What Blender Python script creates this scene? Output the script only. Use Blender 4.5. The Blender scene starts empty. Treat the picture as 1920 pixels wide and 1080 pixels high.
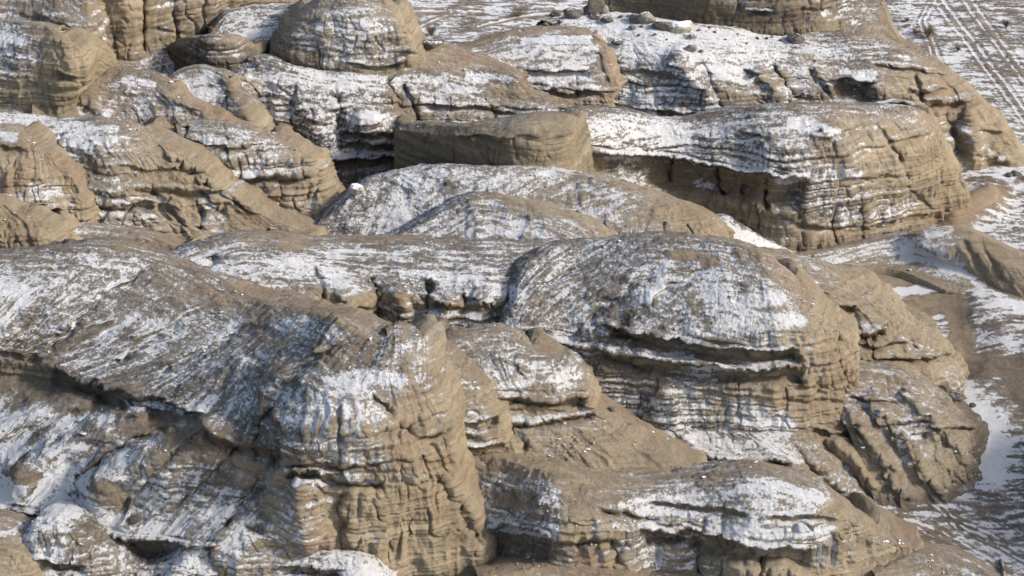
import bpy, math, random
import numpy as np

C = bpy.context.scene.collection
H = 80.0                      # height of the viewpoint above the plain
PITCH = math.radians(28.0)
HALF = math.radians(15.0)
FOC = 960.0 / math.tan(HALF)

# ------------------------------------------------------------------ camera
cam_d = bpy.data.cameras.new("camera")
cam = bpy.data.objects.new("camera", cam_d)
C.objects.link(cam)
cam.location = (0, 0, H)
cam.rotation_euler = (math.pi / 2 - PITCH, 0, 0)
cam_d.sensor_width = 36.0
cam_d.lens = 18.0 / math.tan(HALF)
cam_d.clip_start = 1.0
cam_d.clip_end = 20000.0
bpy.context.scene.camera = cam

# ------------------------------------------------------------------ light
SUN = np.array([0.85, -0.22, 0.55]); SUN = SUN / np.linalg.norm(SUN)
elev = math.asin(SUN[2]); azim = math.atan2(SUN[0], SUN[1])
world = bpy.data.worlds.new("World")
bpy.context.scene.world = world
world.use_nodes = True
wn = world.node_tree
bg = wn.nodes["Background"]
sky = wn.nodes.new("ShaderNodeTexSky")
sky.sky_type = 'NISHITA'
sky.sun_disc = False
sky.sun_elevation = elev
sky.sun_rotation = azim
sky.air_density = 1.0
sky.dust_density = 2.5
sky.ozone_density = 1.0
wn.links.new(sky.outputs[0], bg.inputs[0])
bg.inputs[1].default_value = 0.15
sun_d = bpy.data.lights.new("sun", 'SUN')
sun_d.energy = 2.8
sun_d.angle = math.radians(6)
sun_d.color = (1.0, 0.95, 0.88)
sun = bpy.data.objects.new("sun", sun_d)
C.objects.link(sun)
from mathutils import Vector
sun.rotation_euler = Vector((-SUN[0], -SUN[1], -SUN[2])).to_track_quat('-Z', 'Y').to_euler()
vs = bpy.context.scene.view_settings
vs.view_transform = 'Standard'
vs.look = 'None'
vs.exposure = 0.52
vs.gamma = 1.0

# ------------------------------------------------------------------ noise
_rng = np.random.RandomState(7)
_perm = _rng.permutation(256).astype(np.int32)
_perm = np.concatenate([_perm, _perm])
_g = _rng.normal(size=(256, 3)).astype(np.float32)
_g /= np.linalg.norm(_g, axis=1)[:, None]

def noise(x, y, z=0.0):
    """gradient noise, roughly -1..1"""
    x, y, z = np.broadcast_arrays(np.asarray(x, np.float32), np.asarray(y, np.float32), np.asarray(z, np.float32))
    shp = x.shape
    x = x.ravel(); y = y.ravel(); z = z.ravel()
    out = np.empty(x.size, np.float32)
    CH = 200000
    for a in range(0, x.size, CH):
        xx, yy, zz = x[a:a+CH], y[a:a+CH], z[a:a+CH]
        xi = np.floor(xx); yi = np.floor(yy); zi = np.floor(zz)
        fx = xx - xi; fy = yy - yi; fz = zz - zi
        xi = xi.astype(np.int32) & 255; yi = yi.astype(np.int32) & 255; zi = zi.astype(np.int32) & 255
        u = fx*fx*fx*(fx*(fx*6-15)+10); v = fy*fy*fy*(fy*(fy*6-15)+10); w = fz*fz*fz*(fz*(fz*6-15)+10)
        r = 0
        for dx in (0, 1):
            px = _perm[(xi + dx) & 255]
            wx = u if dx else 1 - u
            for dy in (0, 1):
                py = _perm[px + ((yi + dy) & 255)]
                wy = wx * (v if dy else 1 - v)
                for dz in (0, 1):
                    g = _g[_perm[py + ((zi + dz) & 255)]]
                    d = g[:, 0]*(fx-dx) + g[:, 1]*(fy-dy) + g[:, 2]*(fz-dz)
                    r = r + d * wy * (w if dz else 1 - w)
        out[a:a+CH] = r
    return (out * 1.6).reshape(shp)

def fbm(x, y, z, n=4, gain=0.5):
    s = 0; a = 1.0; t = 0
    for i in range(n):
        s = s + a * noise(x * 2**i + 17.3*i, y * 2**i - 9.1*i, z * 2**i + 5.7*i)
        t += a * a; a *= gain
    return s / math.sqrt(t)

_strat_z = np.linspace(-12, 40, 5201)
def _mk(freq, sharp, seed):
    r = np.random.RandomState(seed)
    n = int(52 * freq) + 2
    v = r.uniform(-1, 1, n)
    t = (_strat_z + 12) * freq
    i = np.floor(t).astype(int); f = t - i
    f = np.clip((f - 0.5) * sharp + 0.5, 0, 1)
    return v[i] * (1 - f) + v[np.minimum(i + 1, n - 1)] * f
_strat = 0.42*_mk(0.55, 6, 1) + 0.42*_mk(1.5, 5, 2) + 0.30*_mk(3.2, 3, 3) + 0.18*_mk(6.5, 1.8, 4)
def strata(z):
    return np.interp(z, _strat_z, _strat).astype(np.float32)

def sstep(a, b, x):
    t = np.clip((x - a) / (b - a), 0, 1)
    return t * t * (3 - 2 * t)

def blur1(a, s, axis):
    if s <= 0.3: return a
    r = int(math.ceil(2.5 * s))
    k = np.exp(-0.5 * (np.arange(-r, r + 1) / s) ** 2); k /= k.sum()
    a = np.moveaxis(a, axis, 0)
    n = a.shape[0]
    # linear extrapolation keeps the ends in place
    first = 2*a[:1] - a[np.clip(np.arange(r, 0, -1), 0, n-1)]
    last = 2*a[-1:] - a[np.clip(n - 1 - np.arange(1, r + 1), 0, n-1)]
    p = np.concatenate([first, a, last], 0)
    c = 0
    for i, w in enumerate(k):
        c = c + w * p[i:i + n]
    return np.moveaxis(c, 0, axis)

def ray(px, py):
    cx = (px - 960.0) / FOC; cy = (540.0 - py) / FOC
    dy = math.cos(PITCH) + cy * math.sin(PITCH)
    dz = -math.sin(PITCH) + cy * math.cos(PITCH)
    return -dz / dy, cx / dy          # drop and side step per metre ahead

def at(px, py, z=None, Y=None):
    k, m = ray(px, py)
    if Y is None: Y = (H - z) / k
    return np.array([m * Y, Y, H - k * Y])

def grid_normals(P):
    du = np.gradient(P, axis=1); dv = np.gradient(P, axis=0)
    n = np.cross(du, dv)
    n /= np.linalg.norm(n, axis=2)[..., None] + 1e-9
    return n

def cat(pts, t):
    """Catmull-Rom through pts (n,k) at parameters t in 0..n-1"""
    n = len(pts)
    i = np.clip(np.floor(t).astype(int), 0, n - 2); f = (t - i)[:, None]
    p1 = pts[i]; p2 = pts[i + 1]
    p0 = np.where((i > 0)[:, None], pts[np.maximum(i - 1, 0)], 2*p1 - p2)
    p3 = np.where((i < n - 2)[:, None], pts[np.minimum(i + 2, n - 1)], 2*p2 - p1)
    return 0.5 * (2*p1 + (p2-p0)*f + (2*p0-5*p1+4*p2-p3)*f**2 + (3*p1-p0-3*p2+p3)*f**3)

def seg_dist(px, py, pts):
    """distance in picture units to a polyline and position along it 0..1"""
    best = np.full(px.shape, 1e9, np.float32); along = np.zeros(px.shape, np.float32)
    pts = np.array(pts, float)
    L = np.hypot(*(pts[1:] - pts[:-1]).T); T = L.sum(); acc = 0
    for (x0, y0), (x1, y1), l in zip(pts[:-1], pts[1:], L):
        dx, dy = x1 - x0, y1 - y0
        t = np.clip(((px - x0)*dx + (py - y0)*dy) / (l*l + 1e-9), 0, 1)
        d = np.hypot(px - x0 - t*dx, py - y0 - t*dy)
        m = d < best
        best = np.where(m, d, best); along = np.where(m, (acc + t*l)/T, along)
        acc += l
    return best, along

def inv_cov(c):
    """coverage 0..1 -> threshold offset in noise deviations"""
    c = np.clip(c, 0.001, 0.999)
    return np.log(c / (1 - c)) * 0.62

def make_mesh(name, P, attrs, mat, smooth=True):
    nv, nu = P.shape[:2]
    me = bpy.data.meshes.new(name)
    n = nv * nu
    idx = np.arange(n, dtype=np.int32).reshape(nv, nu)
    f = np.stack([idx[:-1, :-1], idx[:-1, 1:], idx[1:, 1:], idx[1:, :-1]], -1).reshape(-1, 4)
    me.vertices.add(n); me.vertices.foreach_set("co", P.astype(np.float32).ravel())
    me.loops.add(f.size); me.loops.foreach_set("vertex_index", f.ravel())
    me.polygons.add(len(f))
    me.polygons.foreach_set("loop_start", np.arange(0, f.size, 4, dtype=np.int32))
    me.polygons.foreach_set("loop_total", np.full(len(f), 4, np.int32))
    me.polygons.foreach_set("use_smooth", np.full(len(f), smooth))
    for k, v in attrs.items():
        a = me.attributes.new(k, 'FLOAT', 'POINT'); a.data.foreach_set("value", v.astype(np.float32).ravel())
    me.update(calc_edges=True)
    me.materials.append(mat)
    o = bpy.data.objects.new(name, me)
    C.objects.link(o)
    return o

# ------------------------------------------------------------------ materials
def N(nt, t, **kw):
    n = nt.nodes.new(t)
    for k, v in kw.items(): setattr(n, k, v)
    return n

def rock_material(name="snow_dusted_clay"):
    m = bpy.data.materials.new(name); m.use_nodes = True
    nt = m.node_tree; L = nt.links
    b = nt.nodes["Principled BSDF"]
    b.inputs["Specular IOR Level"].default_value = 0.15
    tc = N(nt, "ShaderNodeNewGeometry")
    def attr(n):
        a = N(nt, "ShaderNodeAttribute"); a.attribute_name = n; return a.outputs["Fac"]
    def nz(scale, detail, rough=0.6, stretch=None):
        t = N(nt, "ShaderNodeTexNoise"); t.inputs["Scale"].default_value = scale
        t.inputs["Detail"].default_value = detail; t.inputs["Roughness"].default_value = rough
        if stretch:
            mp = N(nt, "ShaderNodeMapping"); mp.inputs["Scale"].default_value = stretch
            L.new(tc.outputs["Position"], mp.inputs[0]); L.new(mp.outputs[0], t.inputs["Vector"])
        else: L.new(tc.outputs["Position"], t.inputs["Vector"])
        return t.outputs["Fac"]
    def math_(op, a, b_=None, c=None, clamp=False):
        n = N(nt, "ShaderNodeMath", operation=op, use_clamp=clamp)
        for i, v in enumerate((a, b_, c)):
            if v is None: continue
            if isinstance(v, (int, float)): n.inputs[i].default_value = v
            else: L.new(v, n.inputs[i])
        return n.outputs[0]
    def mix(f, a, c):
        n = N(nt, "ShaderNodeMix", data_type='RGBA')
        if isinstance(f, (int, float)): n.inputs[0].default_value = f
        else: L.new(f, n.inputs[0])
        for s, v in ((6, a), (7, c)):
            if isinstance(v, tuple): n.inputs[s].default_value = (*v, 1)
            else: L.new(v, n.inputs[s])
        return n.outputs[2]
    def rng(v, a, c, lo=0.0, hi=1.0):
        n = N(nt, "ShaderNodeMapRange"); L.new(v, n.inputs[0])
        n.inputs[1].default_value = a; n.inputs[2].default_value = c
        n.inputs[3].default_value = lo; n.inputs[4].default_value = hi
        return n.outputs[0]
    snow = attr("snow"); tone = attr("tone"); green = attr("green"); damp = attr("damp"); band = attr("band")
    fine = nz(5.0, 5, 0.75); mid = nz(0.9, 4, 0.65); big = nz(0.16, 3)
    strat = nz(1.0, 4, 0.7, (0.12, 0.12, 2.2))
    thin = nz(1.0, 5, 0.75, (0.16, 0.16, 7.0))
    c = mix(tone, TAN, BROWN)
    c = mix(green, c, OLIVE)
    c = mix(rng(strat, 0.38, 0.68, 0.0, 0.65), c, PALE)
    bed = attr("bed")
    c = mix(rng(bed, 0.05, 0.6, 0.0, 0.75), c, PALE)
    c = mix(rng(bed, -0.1, -0.6, 0.0, 0.7), c, GREYBED)
    c = mix(math_('MULTIPLY', rng(big, 0.50, 0.66), 0.5), c, RUST)
    c = mix(rng(thin, 0.50, 0.66, 0.0, 0.5), c, DARK)
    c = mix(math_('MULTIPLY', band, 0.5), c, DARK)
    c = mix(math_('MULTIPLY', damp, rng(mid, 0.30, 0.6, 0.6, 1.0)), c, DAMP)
    c = mix(rng(fine, 0.46, 0.74, 0.0, 0.5), c, DARK)
    c = mix(rng(nz(2.6, 5, 0.7), 0.5, 0.7, 0.0, 0.3), c, PALE)
    s = math_('ADD', snow, math_('MULTIPLY', math_('SUBTRACT', fine, 0.5), 6.0))
    sm = rng(s, -0.15, 0.55)
    dust = rng(s, -1.3, 0.3, 0.0, 0.34)
    cover = math_('MAXIMUM', sm, dust)
    dirty = mix(rng(mid, 0.35, 0.65, 0.0, 0.3), SNOW, (0.60, 0.58, 0.56))
    c = mix(cover, c, dirty)
    L.new(c, b.inputs["Base Color"])
    b.inputs["Roughness"].default_value = 0.92
    bump = N(nt, "ShaderNodeBump"); bump.inputs["Strength"].default_value = 1.0; bump.inputs["Distance"].default_value = 0.32
    L.new(math_('ADD', nz(6.0, 6, 0.85), math_('MULTIPLY', sm, 0.15)), bump.inputs["Height"])
    L.new(bump.outputs[0], b.inputs["Normal"])
    return m

TAN = (0.46, 0.37, 0.24)
BROWN = (0.325, 0.25, 0.18)
OLIVE = (0.215, 0.19, 0.125)
PALE = (0.55, 0.45, 0.315)
RUST = (0.33, 0.215, 0.14)
GREYBED = (0.25, 0.205, 0.158)
DARK = (0.115, 0.085, 0.06)
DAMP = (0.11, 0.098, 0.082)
SNOW = (0.87, 0.865, 0.86)
ROCK = rock_material()

# ------------------------------------------------------------------ hills
STEP = 1.4          # spacing of the surface samples, in 1920-wide picture units
AMP = 1.0
scatter = []
DEBUG = False
def bc(v, n):
    v = np.asarray(v, float)
    return np.full(n, float(v)) if v.ndim == 0 else np.interp(np.linspace(0, 1, n), np.linspace(0, 1, len(v)), v)

def hill(name, label, rows, slopes, anchor, snow, tone=0.4, green=0.0, marks=(), rill=0.28, rough=1.0, strat=1.0,
         flute=1.0, streak=(3.0, 0.35), streak2=(1.6, 0.25, 15), sw=0.0, rk=1.0, sy=(4, 4), back=(14.0, 30), side='', seed=0, step=None, damp=1.0, skirt=1.5, backslope=(-10, -48)):
    st = step or STEP
    R = [np.array(r, float).reshape(-1, 2) for r in rows]
    nc = len(R[0])
    for i, r in enumerate(R): assert len(r) == nc, (name, i, len(r), nc)
    R = np.stack(R)                                     # rows, cols, 2
    seglen = np.mean([np.hypot(*(R[:, i+1] - R[:, i]).T) for i in range(nc - 1)] , axis=1)
    tu = np.concatenate([np.linspace(i, i+1, max(2, int(l/st)), endpoint=False) for i, l in enumerate(seglen)] + [[nc-1]])
    RR = np.stack([cat(r, tu) for r in R])              # rows, nu, 2
    nu = len(tu)
    bl = [np.mean(np.hypot(*(RR[i+1]-RR[i]).T)) for i in range(len(R)-1)]
    tv = np.concatenate([np.linspace(i, i+1, max(3, int(l/st)), endpoint=False) for i, l in enumerate(bl)] + [[len(R)-1]])
    i0 = np.clip(np.floor(tv).astype(int), 0, len(R)-2); f = (tv - i0)[:, None]
    PX = RR[i0, :, 0]*(1-f) + RR[i0+1, :, 0]*f
    PY = RR[i0, :, 1]*(1-f) + RR[i0+1, :, 1]*f
    def perrow(v):
        if isinstance(v, (int, float)): v = [v]*len(R)
        assert len(v) == len(R), (name, 'rows', len(v), len(R))
        q = np.stack([np.interp(tu, np.linspace(0, nc-1, len(bc(x, nc))), bc(x, nc)) for x in v])
        return q[i0]*(1-f) + q[i0+1]*f
    SW = perrow(sw); RK = perrow(rk); S = perrow(snow); T = perrow(tone); G = perrow(green)
    assert len(slopes) == len(R)-1, (name, 'slopes', len(slopes), len(R)-1)
    SL = np.stack([np.interp(tu, np.arange(nc), bc(x, nc)) for x in slopes])
    sl = np.radians(SL[i0])
    ar, az = anchor
    K, M = ray(PX, PY)
    nv = len(tv)
    a0 = int(np.argmin(np.abs(tv - ar)))
    Y = np.zeros_like(K)
    isY = isinstance(az, tuple)
    zz = np.interp(tu, np.linspace(0, nc-1, nc), bc(az[0] if isY else az, nc))
    Y[a0] = zz if isY else (H - zz) / K[a0]
    for d in (-1, 1):
        j = a0
        while 0 <= j + d < nv:
            s = sl[j-1] if d < 0 else sl[j]
            k2 = K[j+d]; z = H - K[j]*Y[j]
            t = (H - k2*Y[j] - z) / (np.sin(s) + k2*np.cos(s))
            Y[j+d] = Y[j] + t*np.cos(s)
            j += d
    Y = blur1(blur1(Y, sy[1]/st, 0), sy[0]/st*2, 1)
    # warp the marks a little so that none runs like a ruled line
    wx = PX + 8*noise(PX/37, PY/37, seed+0.5) + 4*noise(PX/12, PY/12, seed+3.5)
    wy = PY + 6*noise(PX/41, PY/41, seed+7.5) + 2.5*noise(PX/13, PY/13, seed+9.5)
    band = np.zeros_like(Y)
    for mk in marks:
        kind, pts = mk[0], mk[1]
        if kind == 'crack':
            w, dep = mk[2:4]; d, a = seg_dist(wx, wy, pts)
            w = w*(0.62 + 0.25*noise(PX/23, PY/23, seed+41)); dep = dep*1.1*np.clip(0.55 + 0.6*noise(PX/30, PY/30, seed+47), .12, 1.2)
            q = np.exp(-(d/w)**2) * sstep(0, .12, a+0.02) * sstep(1.02, .85, a)
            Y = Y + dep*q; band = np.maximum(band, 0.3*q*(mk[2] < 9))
        elif kind == 'under':                   # a ledge: rock falls back below the line
            h, dep = mk[2:4]; p = np.array(pts, float)
            yl = np.interp(wx, p[:, 0], p[:, 1]); t = (wy - yl)
            e = sstep(p[0, 0]-8, p[0, 0]+14, wx) * sstep(p[-1, 0]+8, p[-1, 0]-14, wx)
            q = sstep(-1.5, 2.0, t) * sstep(2.2*h, 0.75*h, t) * e
            Y = Y + dep*q
            Y = Y - 0.25*dep*e*np.exp(-((t+2)/3.5)**2)
            S = S*(1-q*0.9)
            lip = e*np.exp(-((t+4)/4.0)**2)
            if len(mk) > 4: S = S + mk[4]*lip*(0.45 + 0.45*noise(PX/17, PY/17, seed+31))
        elif kind == 'bump':                    # rib or knob standing out: axis, width, height
            w, dep = mk[2:4]; d, a = seg_dist(wx, wy, pts)
            Y = Y - dep*np.exp(-(d/w)**2)
        elif kind == 'snow':
            w, v = mk[2:4]; d, a = seg_dist(wx, wy, pts)
            q = np.exp(-(d/w)**4) * (mk[4] if len(mk) > 4 else 1.0)
            S = S*(1-q) + v*q
        elif kind == 'tone':
            w, v = mk[2:4]; d, a = seg_dist(wx, wy, pts)
            q = np.exp(-(d/w)**4); T = T*(1-q) + v*q
        elif kind == 'green':
            w, v = mk[2:4]; d, a = seg_dist(wx, wy, pts)
            q = np.exp(-(d/w)**4); G = G*(1-q) + v*q
        elif kind == 'band':  # dark beds, plus shade put into the colour on some faces and recesses
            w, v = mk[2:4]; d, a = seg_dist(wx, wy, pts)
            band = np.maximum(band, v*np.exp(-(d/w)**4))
    S = np.minimum(S, 0.84)
    P = np.stack([M*Y, Y, H - K*Y], -1)
    if DEBUG:
        for r in range(len(R)):
            j = int(np.argmin(np.abs(tv-r))); q = [int(x) for x in np.linspace(0, nu-1, 5)]
            print('DBG', label[:22], 'row', r, ' Y', np.round(Y[j, q], 1), ' z', np.round(P[j, q, 2], 1))
    # the far side of the hill, behind its crest
    D, nb = back
    tb = np.linspace(0, 1, nb+1)[1:]**1.6
    bslope = np.radians(backslope[0] + (backslope[1]-backslope[0])*np.minimum(1, tb*1.8))
    prev = np.concatenate([[0], tb[:-1]])
    ds = (tb - prev)*D
    dirx = blur1(np.gradient(P[0], axis=0)[:, :2], 12, 0)
    dirx /= np.linalg.norm(dirx, axis=1)[:, None] + 1e-9
    out = np.stack([-dirx[:, 1], dirx[:, 0]], -1)          # away from the camera, across the crest
    out = out*np.sign(out[:, 1:2] + 1e-9)
    out = 0.35*out + np.array([0, 0.65]); out /= np.linalg.norm(out, axis=1)[:, None]
    B = []; cur = P[0].copy()
    for s_, d_ in zip(bslope, ds):
        cur = cur + np.concatenate([out*math.cos(s_)*d_, np.full((nu, 1), math.sin(s_)*d_)], 1)
        B.append(cur.copy())
    B = np.stack(B[::-1])
    P = np.concatenate([B, P], 0)
    rep = lambda A: np.concatenate([np.repeat(A[:1], len(B), 0), A], 0)
    S, T, G, band, SW, RK = map(rep, (S, T, G, band, SW, RK))
    vis = np.concatenate([np.zeros((len(B), nu)), np.ones_like(Y)], 0)
    # a foot that goes into the ground
    foot = [P[-1] + np.array([0, -0.35*q, -q]) for q in (skirt*0.5, skirt, skirt*2)]
    P = np.concatenate([P, np.stack(foot)], 0)
    rep2 = lambda A: np.concatenate([A, np.repeat(A[-1:], 3, 0)], 0)
    S, T, G, band, vis, SW, RK = map(rep2, (S, T, G, band, vis, SW, RK))
    # flanks turning away behind the outline
    for sd, sg in (('l', -1), ('r', 1)):
        if sd not in side: continue
        e = P[:, 0] if sg < 0 else P[:, -1]
        tt = np.linspace(0, 1, 17)[1:]**1.5
        cols = [e + np.stack([np.full(len(e), sg*1.0*math.sin(min(1, t*4)*math.pi/2)*0.5), np.full(len(e), 9.0*t), -5.0*t*t*np.ones(len(e))], -1) for t in tt]
        X = np.stack(cols, 1)
        ex = lambda A: np.repeat(A[:, :1] if sg < 0 else A[:, -1:], 16, 1)
        if sg < 0:
            P = np.concatenate([X[:, ::-1], P], 1)
            S, T, G, band, vis, SW, RK = [np.concatenate([ex(A), A], 1) for A in (S, T, G, band, vis*1, SW, RK)]
        else:
            P = np.concatenate([P, X], 1)
            S, T, G, band, vis, SW, RK = [np.concatenate([A, ex(A)], 1) for A in (S, T, G, band, vis*1, SW, RK)]
    return finish(name, label, P, S, T, G, band, rill, rough, strat, flute, streak, seed, damp, s2=streak2, SW=SW, RK=RK)

def finish(name, label, P, S, T, G, band, rill, rough, strat, flute, streak, seed, damp, kind='structure', sn_gain=1.15, s2=None, SW=None, RK=1.0, crisp=1.25):
    x, y, z = P[..., 0], P[..., 1], P[..., 2]
    n = grid_normals(P)
    n *= np.sign(np.sum(n * (np.array([0, 0, H]) - P), -1).mean())
    n = np.stack([blur1(n[..., i], 3, 0) for i in range(3)], -1); n = np.stack([blur1(n[..., i], 3, 1) for i in range(3)], -1)
    n /= np.linalg.norm(n, axis=2)[..., None] + 1e-9
    steep = np.clip(1 - n[..., 2], 0, 1)
    st2 = sstep(0.12, 0.6, steep)
    hn = n[..., :2] / (np.linalg.norm(n[..., :2], axis=2)[..., None] + 0.05)
    # running metres along and across the surface
    um = np.cumsum(np.concatenate([np.zeros((P.shape[0], 1)), np.linalg.norm(np.diff(P, axis=1), axis=2)], 1), 1)
    um = um - um[:, um.shape[1]//2:um.shape[1]//2+1]
    um = np.mean(um, 0)[None, :] * 0.5 + um * 0.5
    um = np.broadcast_to(np.mean(um, 0)[None, :], um.shape)
    vm = np.cumsum(np.concatenate([np.zeros((1, P.shape[1])), np.linalg.norm(np.diff(P, axis=0), axis=2)], 0), 0)
    A = AMP * rough * RK
    wob = 0.5*noise(x/9, y/9, z/9 + seed) + 0.18*noise(x/2.3, y/2.3, z/2.3 + seed)
    zs = z + wob + 0.015*x
    f3 = fbm(x/7 + seed, y/7, z/7, 3)
    fl1 = noise(x/2.6 + seed, y/2.6, z/16); fl2 = noise(x/0.85, y/0.85 + seed, z/4.5); fl3 = noise(x/0.33, y/0.33, z/1.6 + seed)
    ridg = lambda q: 1 - 2*np.abs(q)
    h = 0.30*A*f3
    crk = lambda q, w: np.exp(-(q/w)**2)
    wv = x + 0.5*noise(x/3, y/3, z/2.2 + 11) ; wy_ = y + 0.4*noise(x/2.5, y/2.5, z/1.8 + 31)
    gate = sstep(-0.1, 0.35, noise(x/3.5, y/3.5, z/2.5 + 71 + seed))
    vcr = -0.42*crk(noise(wv/2.4, wy_/2.4, z/12 + seed), 0.045)*gate - 0.20*crk(noise(wv/0.9, wy_/0.9, z/4 + seed), 0.07)*sstep(-0.2, 0.3, noise(x/2, y/2, z/2 + 91))
    hh = A*st2*(flute*(0.26*ridg(fl1) + 0.13*ridg(fl2) + 0.06*fl3) + vcr)
    sv = strata(zs)
    mod = 0.55 + 0.45*sstep(-0.5, 0.6, noise(x/5, y/5, z/3 + 40 + seed))
    hs = strat*A*0.50*sv*mod*st2
    lump = fbm(x/0.9, y/0.9, z/0.9 + seed, 4, 0.66)
    wx = x + 0.35*noise(x/1.1, y/1.1, z/1.1 + 60); wz = z + 0.25*noise(x/0.9, y/0.9, z/0.9 + 80)
    crag = ridg(noise(wx/1.7, y/1.7, wz/1.1 + seed)) + 0.55*ridg(noise(wx/0.75, y/0.75, wz/0.45 + seed)) + 0.35*ridg(noise(wx/0.34, y/0.34, wz/0.24 + seed))
    cm = 0.35 + 0.65*sstep(-0.35, 0.45, noise(x/4.5, y/4.5, z/4.5 + 21 + seed))
    h = h + 0.20*A*st2*flute*ridg(noise(x/5.5 + seed, y/5.5, z/22))
    crumb = A*(0.10*lump - 0.17*np.clip(-crag, 0, 2)*cm + 0.09*crag*cm*(0.25+0.75*st2))
    if rill:
        lean = 1.3*noise(um/5, vm/5, seed) + 0.35*noise(um/1.2, vm/1.6, seed+5) + um
        rl = ridg(noise(lean/1.5, vm/9, seed + 2.2)) + 0.6*ridg(noise(lean/0.62, vm/5, seed + 8.2))
        rl = rl*(0.35 + 0.9*sstep(-0.4, 0.4, noise(um/3.5, vm/3.5, seed + 33)))
        h = h + rill*0.17*rl*sstep(0.02, 0.12, steep)
    else: rl = 0
    P2 = P + n*(h + crumb)[..., None]
    P2[..., :2] += hn*(hh + hs)[..., None]
    fn = grid_normals(P2); fn *= np.sign(np.sum(fn*n, -1).mean())
    # how the snow lies: authored cover, less on the side the sun reaches, more on ledges and in hollows
    mean = P2 - np.stack([blur1(blur1(P2[..., i], 4, 0), 4, 1) for i in range(3)], -1)
    cav = np.clip(-np.sum(mean*n, -1)/0.12, -1.5, 1.5)
    asp = fn @ SUN - n @ SUN
    up = fn[..., 2] - n[..., 2]
    L, W = streak
    ws = noise(um/L + 3.3, vm/W + 0.4*noise(um/1.5, vm/1.5, 3), seed + 1.5) + 0.7*noise(um/(L*0.4), vm/(W*0.5), seed + 4.5)
    if SW is not None and np.max(SW) > 0:
        ca, sa = math.cos(math.radians(s2[2])), math.sin(math.radians(s2[2]))
        ua = um*ca + vm*sa; va = -um*sa + vm*ca + 0.25*noise(um/1.5, vm/1.5, 3 + seed)
        w2 = noise(ua/s2[0] + 7.7, va/s2[1], seed + 11.5) + 0.7*noise(ua/(s2[0]*.4), va/(s2[1]*.5), seed + 14.5)
        ws = ws*(1-SW) + w2*SW
    zst = 1.15*noise(x/2.6, y/2.6, zs*2.8) + 0.8*noise(x/1.1, y/1.1, zs*6.5)
    pat = fbm(x/3.2, y/3.2, z/3.2 + 9 + seed, 3)
    spk = fbm(x/0.42, y/0.42, z/0.42, 3, 0.7)
    steepv = sstep(0.1, 0.45, steep)
    tot = inv_cov(S) + 0.06*sstep(.15, .4, S) + sn_gain*(0.85*(ws*(1-steepv) + zst*steepv) + 0.50*pat + 0.72*spk) + 1.7*up - 1.1*asp + 0.40*cav
    tot = tot*crisp
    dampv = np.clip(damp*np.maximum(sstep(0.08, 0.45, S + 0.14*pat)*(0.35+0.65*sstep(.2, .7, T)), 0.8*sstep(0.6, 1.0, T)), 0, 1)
    bed = 0.6*noise(x/40, y/40, zs*0.75 + 3) + 0.45*noise(x/20, y/20, zs*2.1 + 8) + 0.25*noise(x/9, y/9, zs*6.0)
    scatter.append((P2, steep, S))
    T = T + 0.40*sstep(0.38, 0.12, steep) - 0.15*st2
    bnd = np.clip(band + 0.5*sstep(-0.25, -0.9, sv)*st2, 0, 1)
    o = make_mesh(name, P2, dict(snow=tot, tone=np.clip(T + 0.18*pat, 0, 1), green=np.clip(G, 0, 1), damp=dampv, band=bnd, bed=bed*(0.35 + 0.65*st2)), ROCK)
    if kind == 'structure':
        o["kind"] = "structure"
    if label:
        o["label"] = label
    return o

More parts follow.
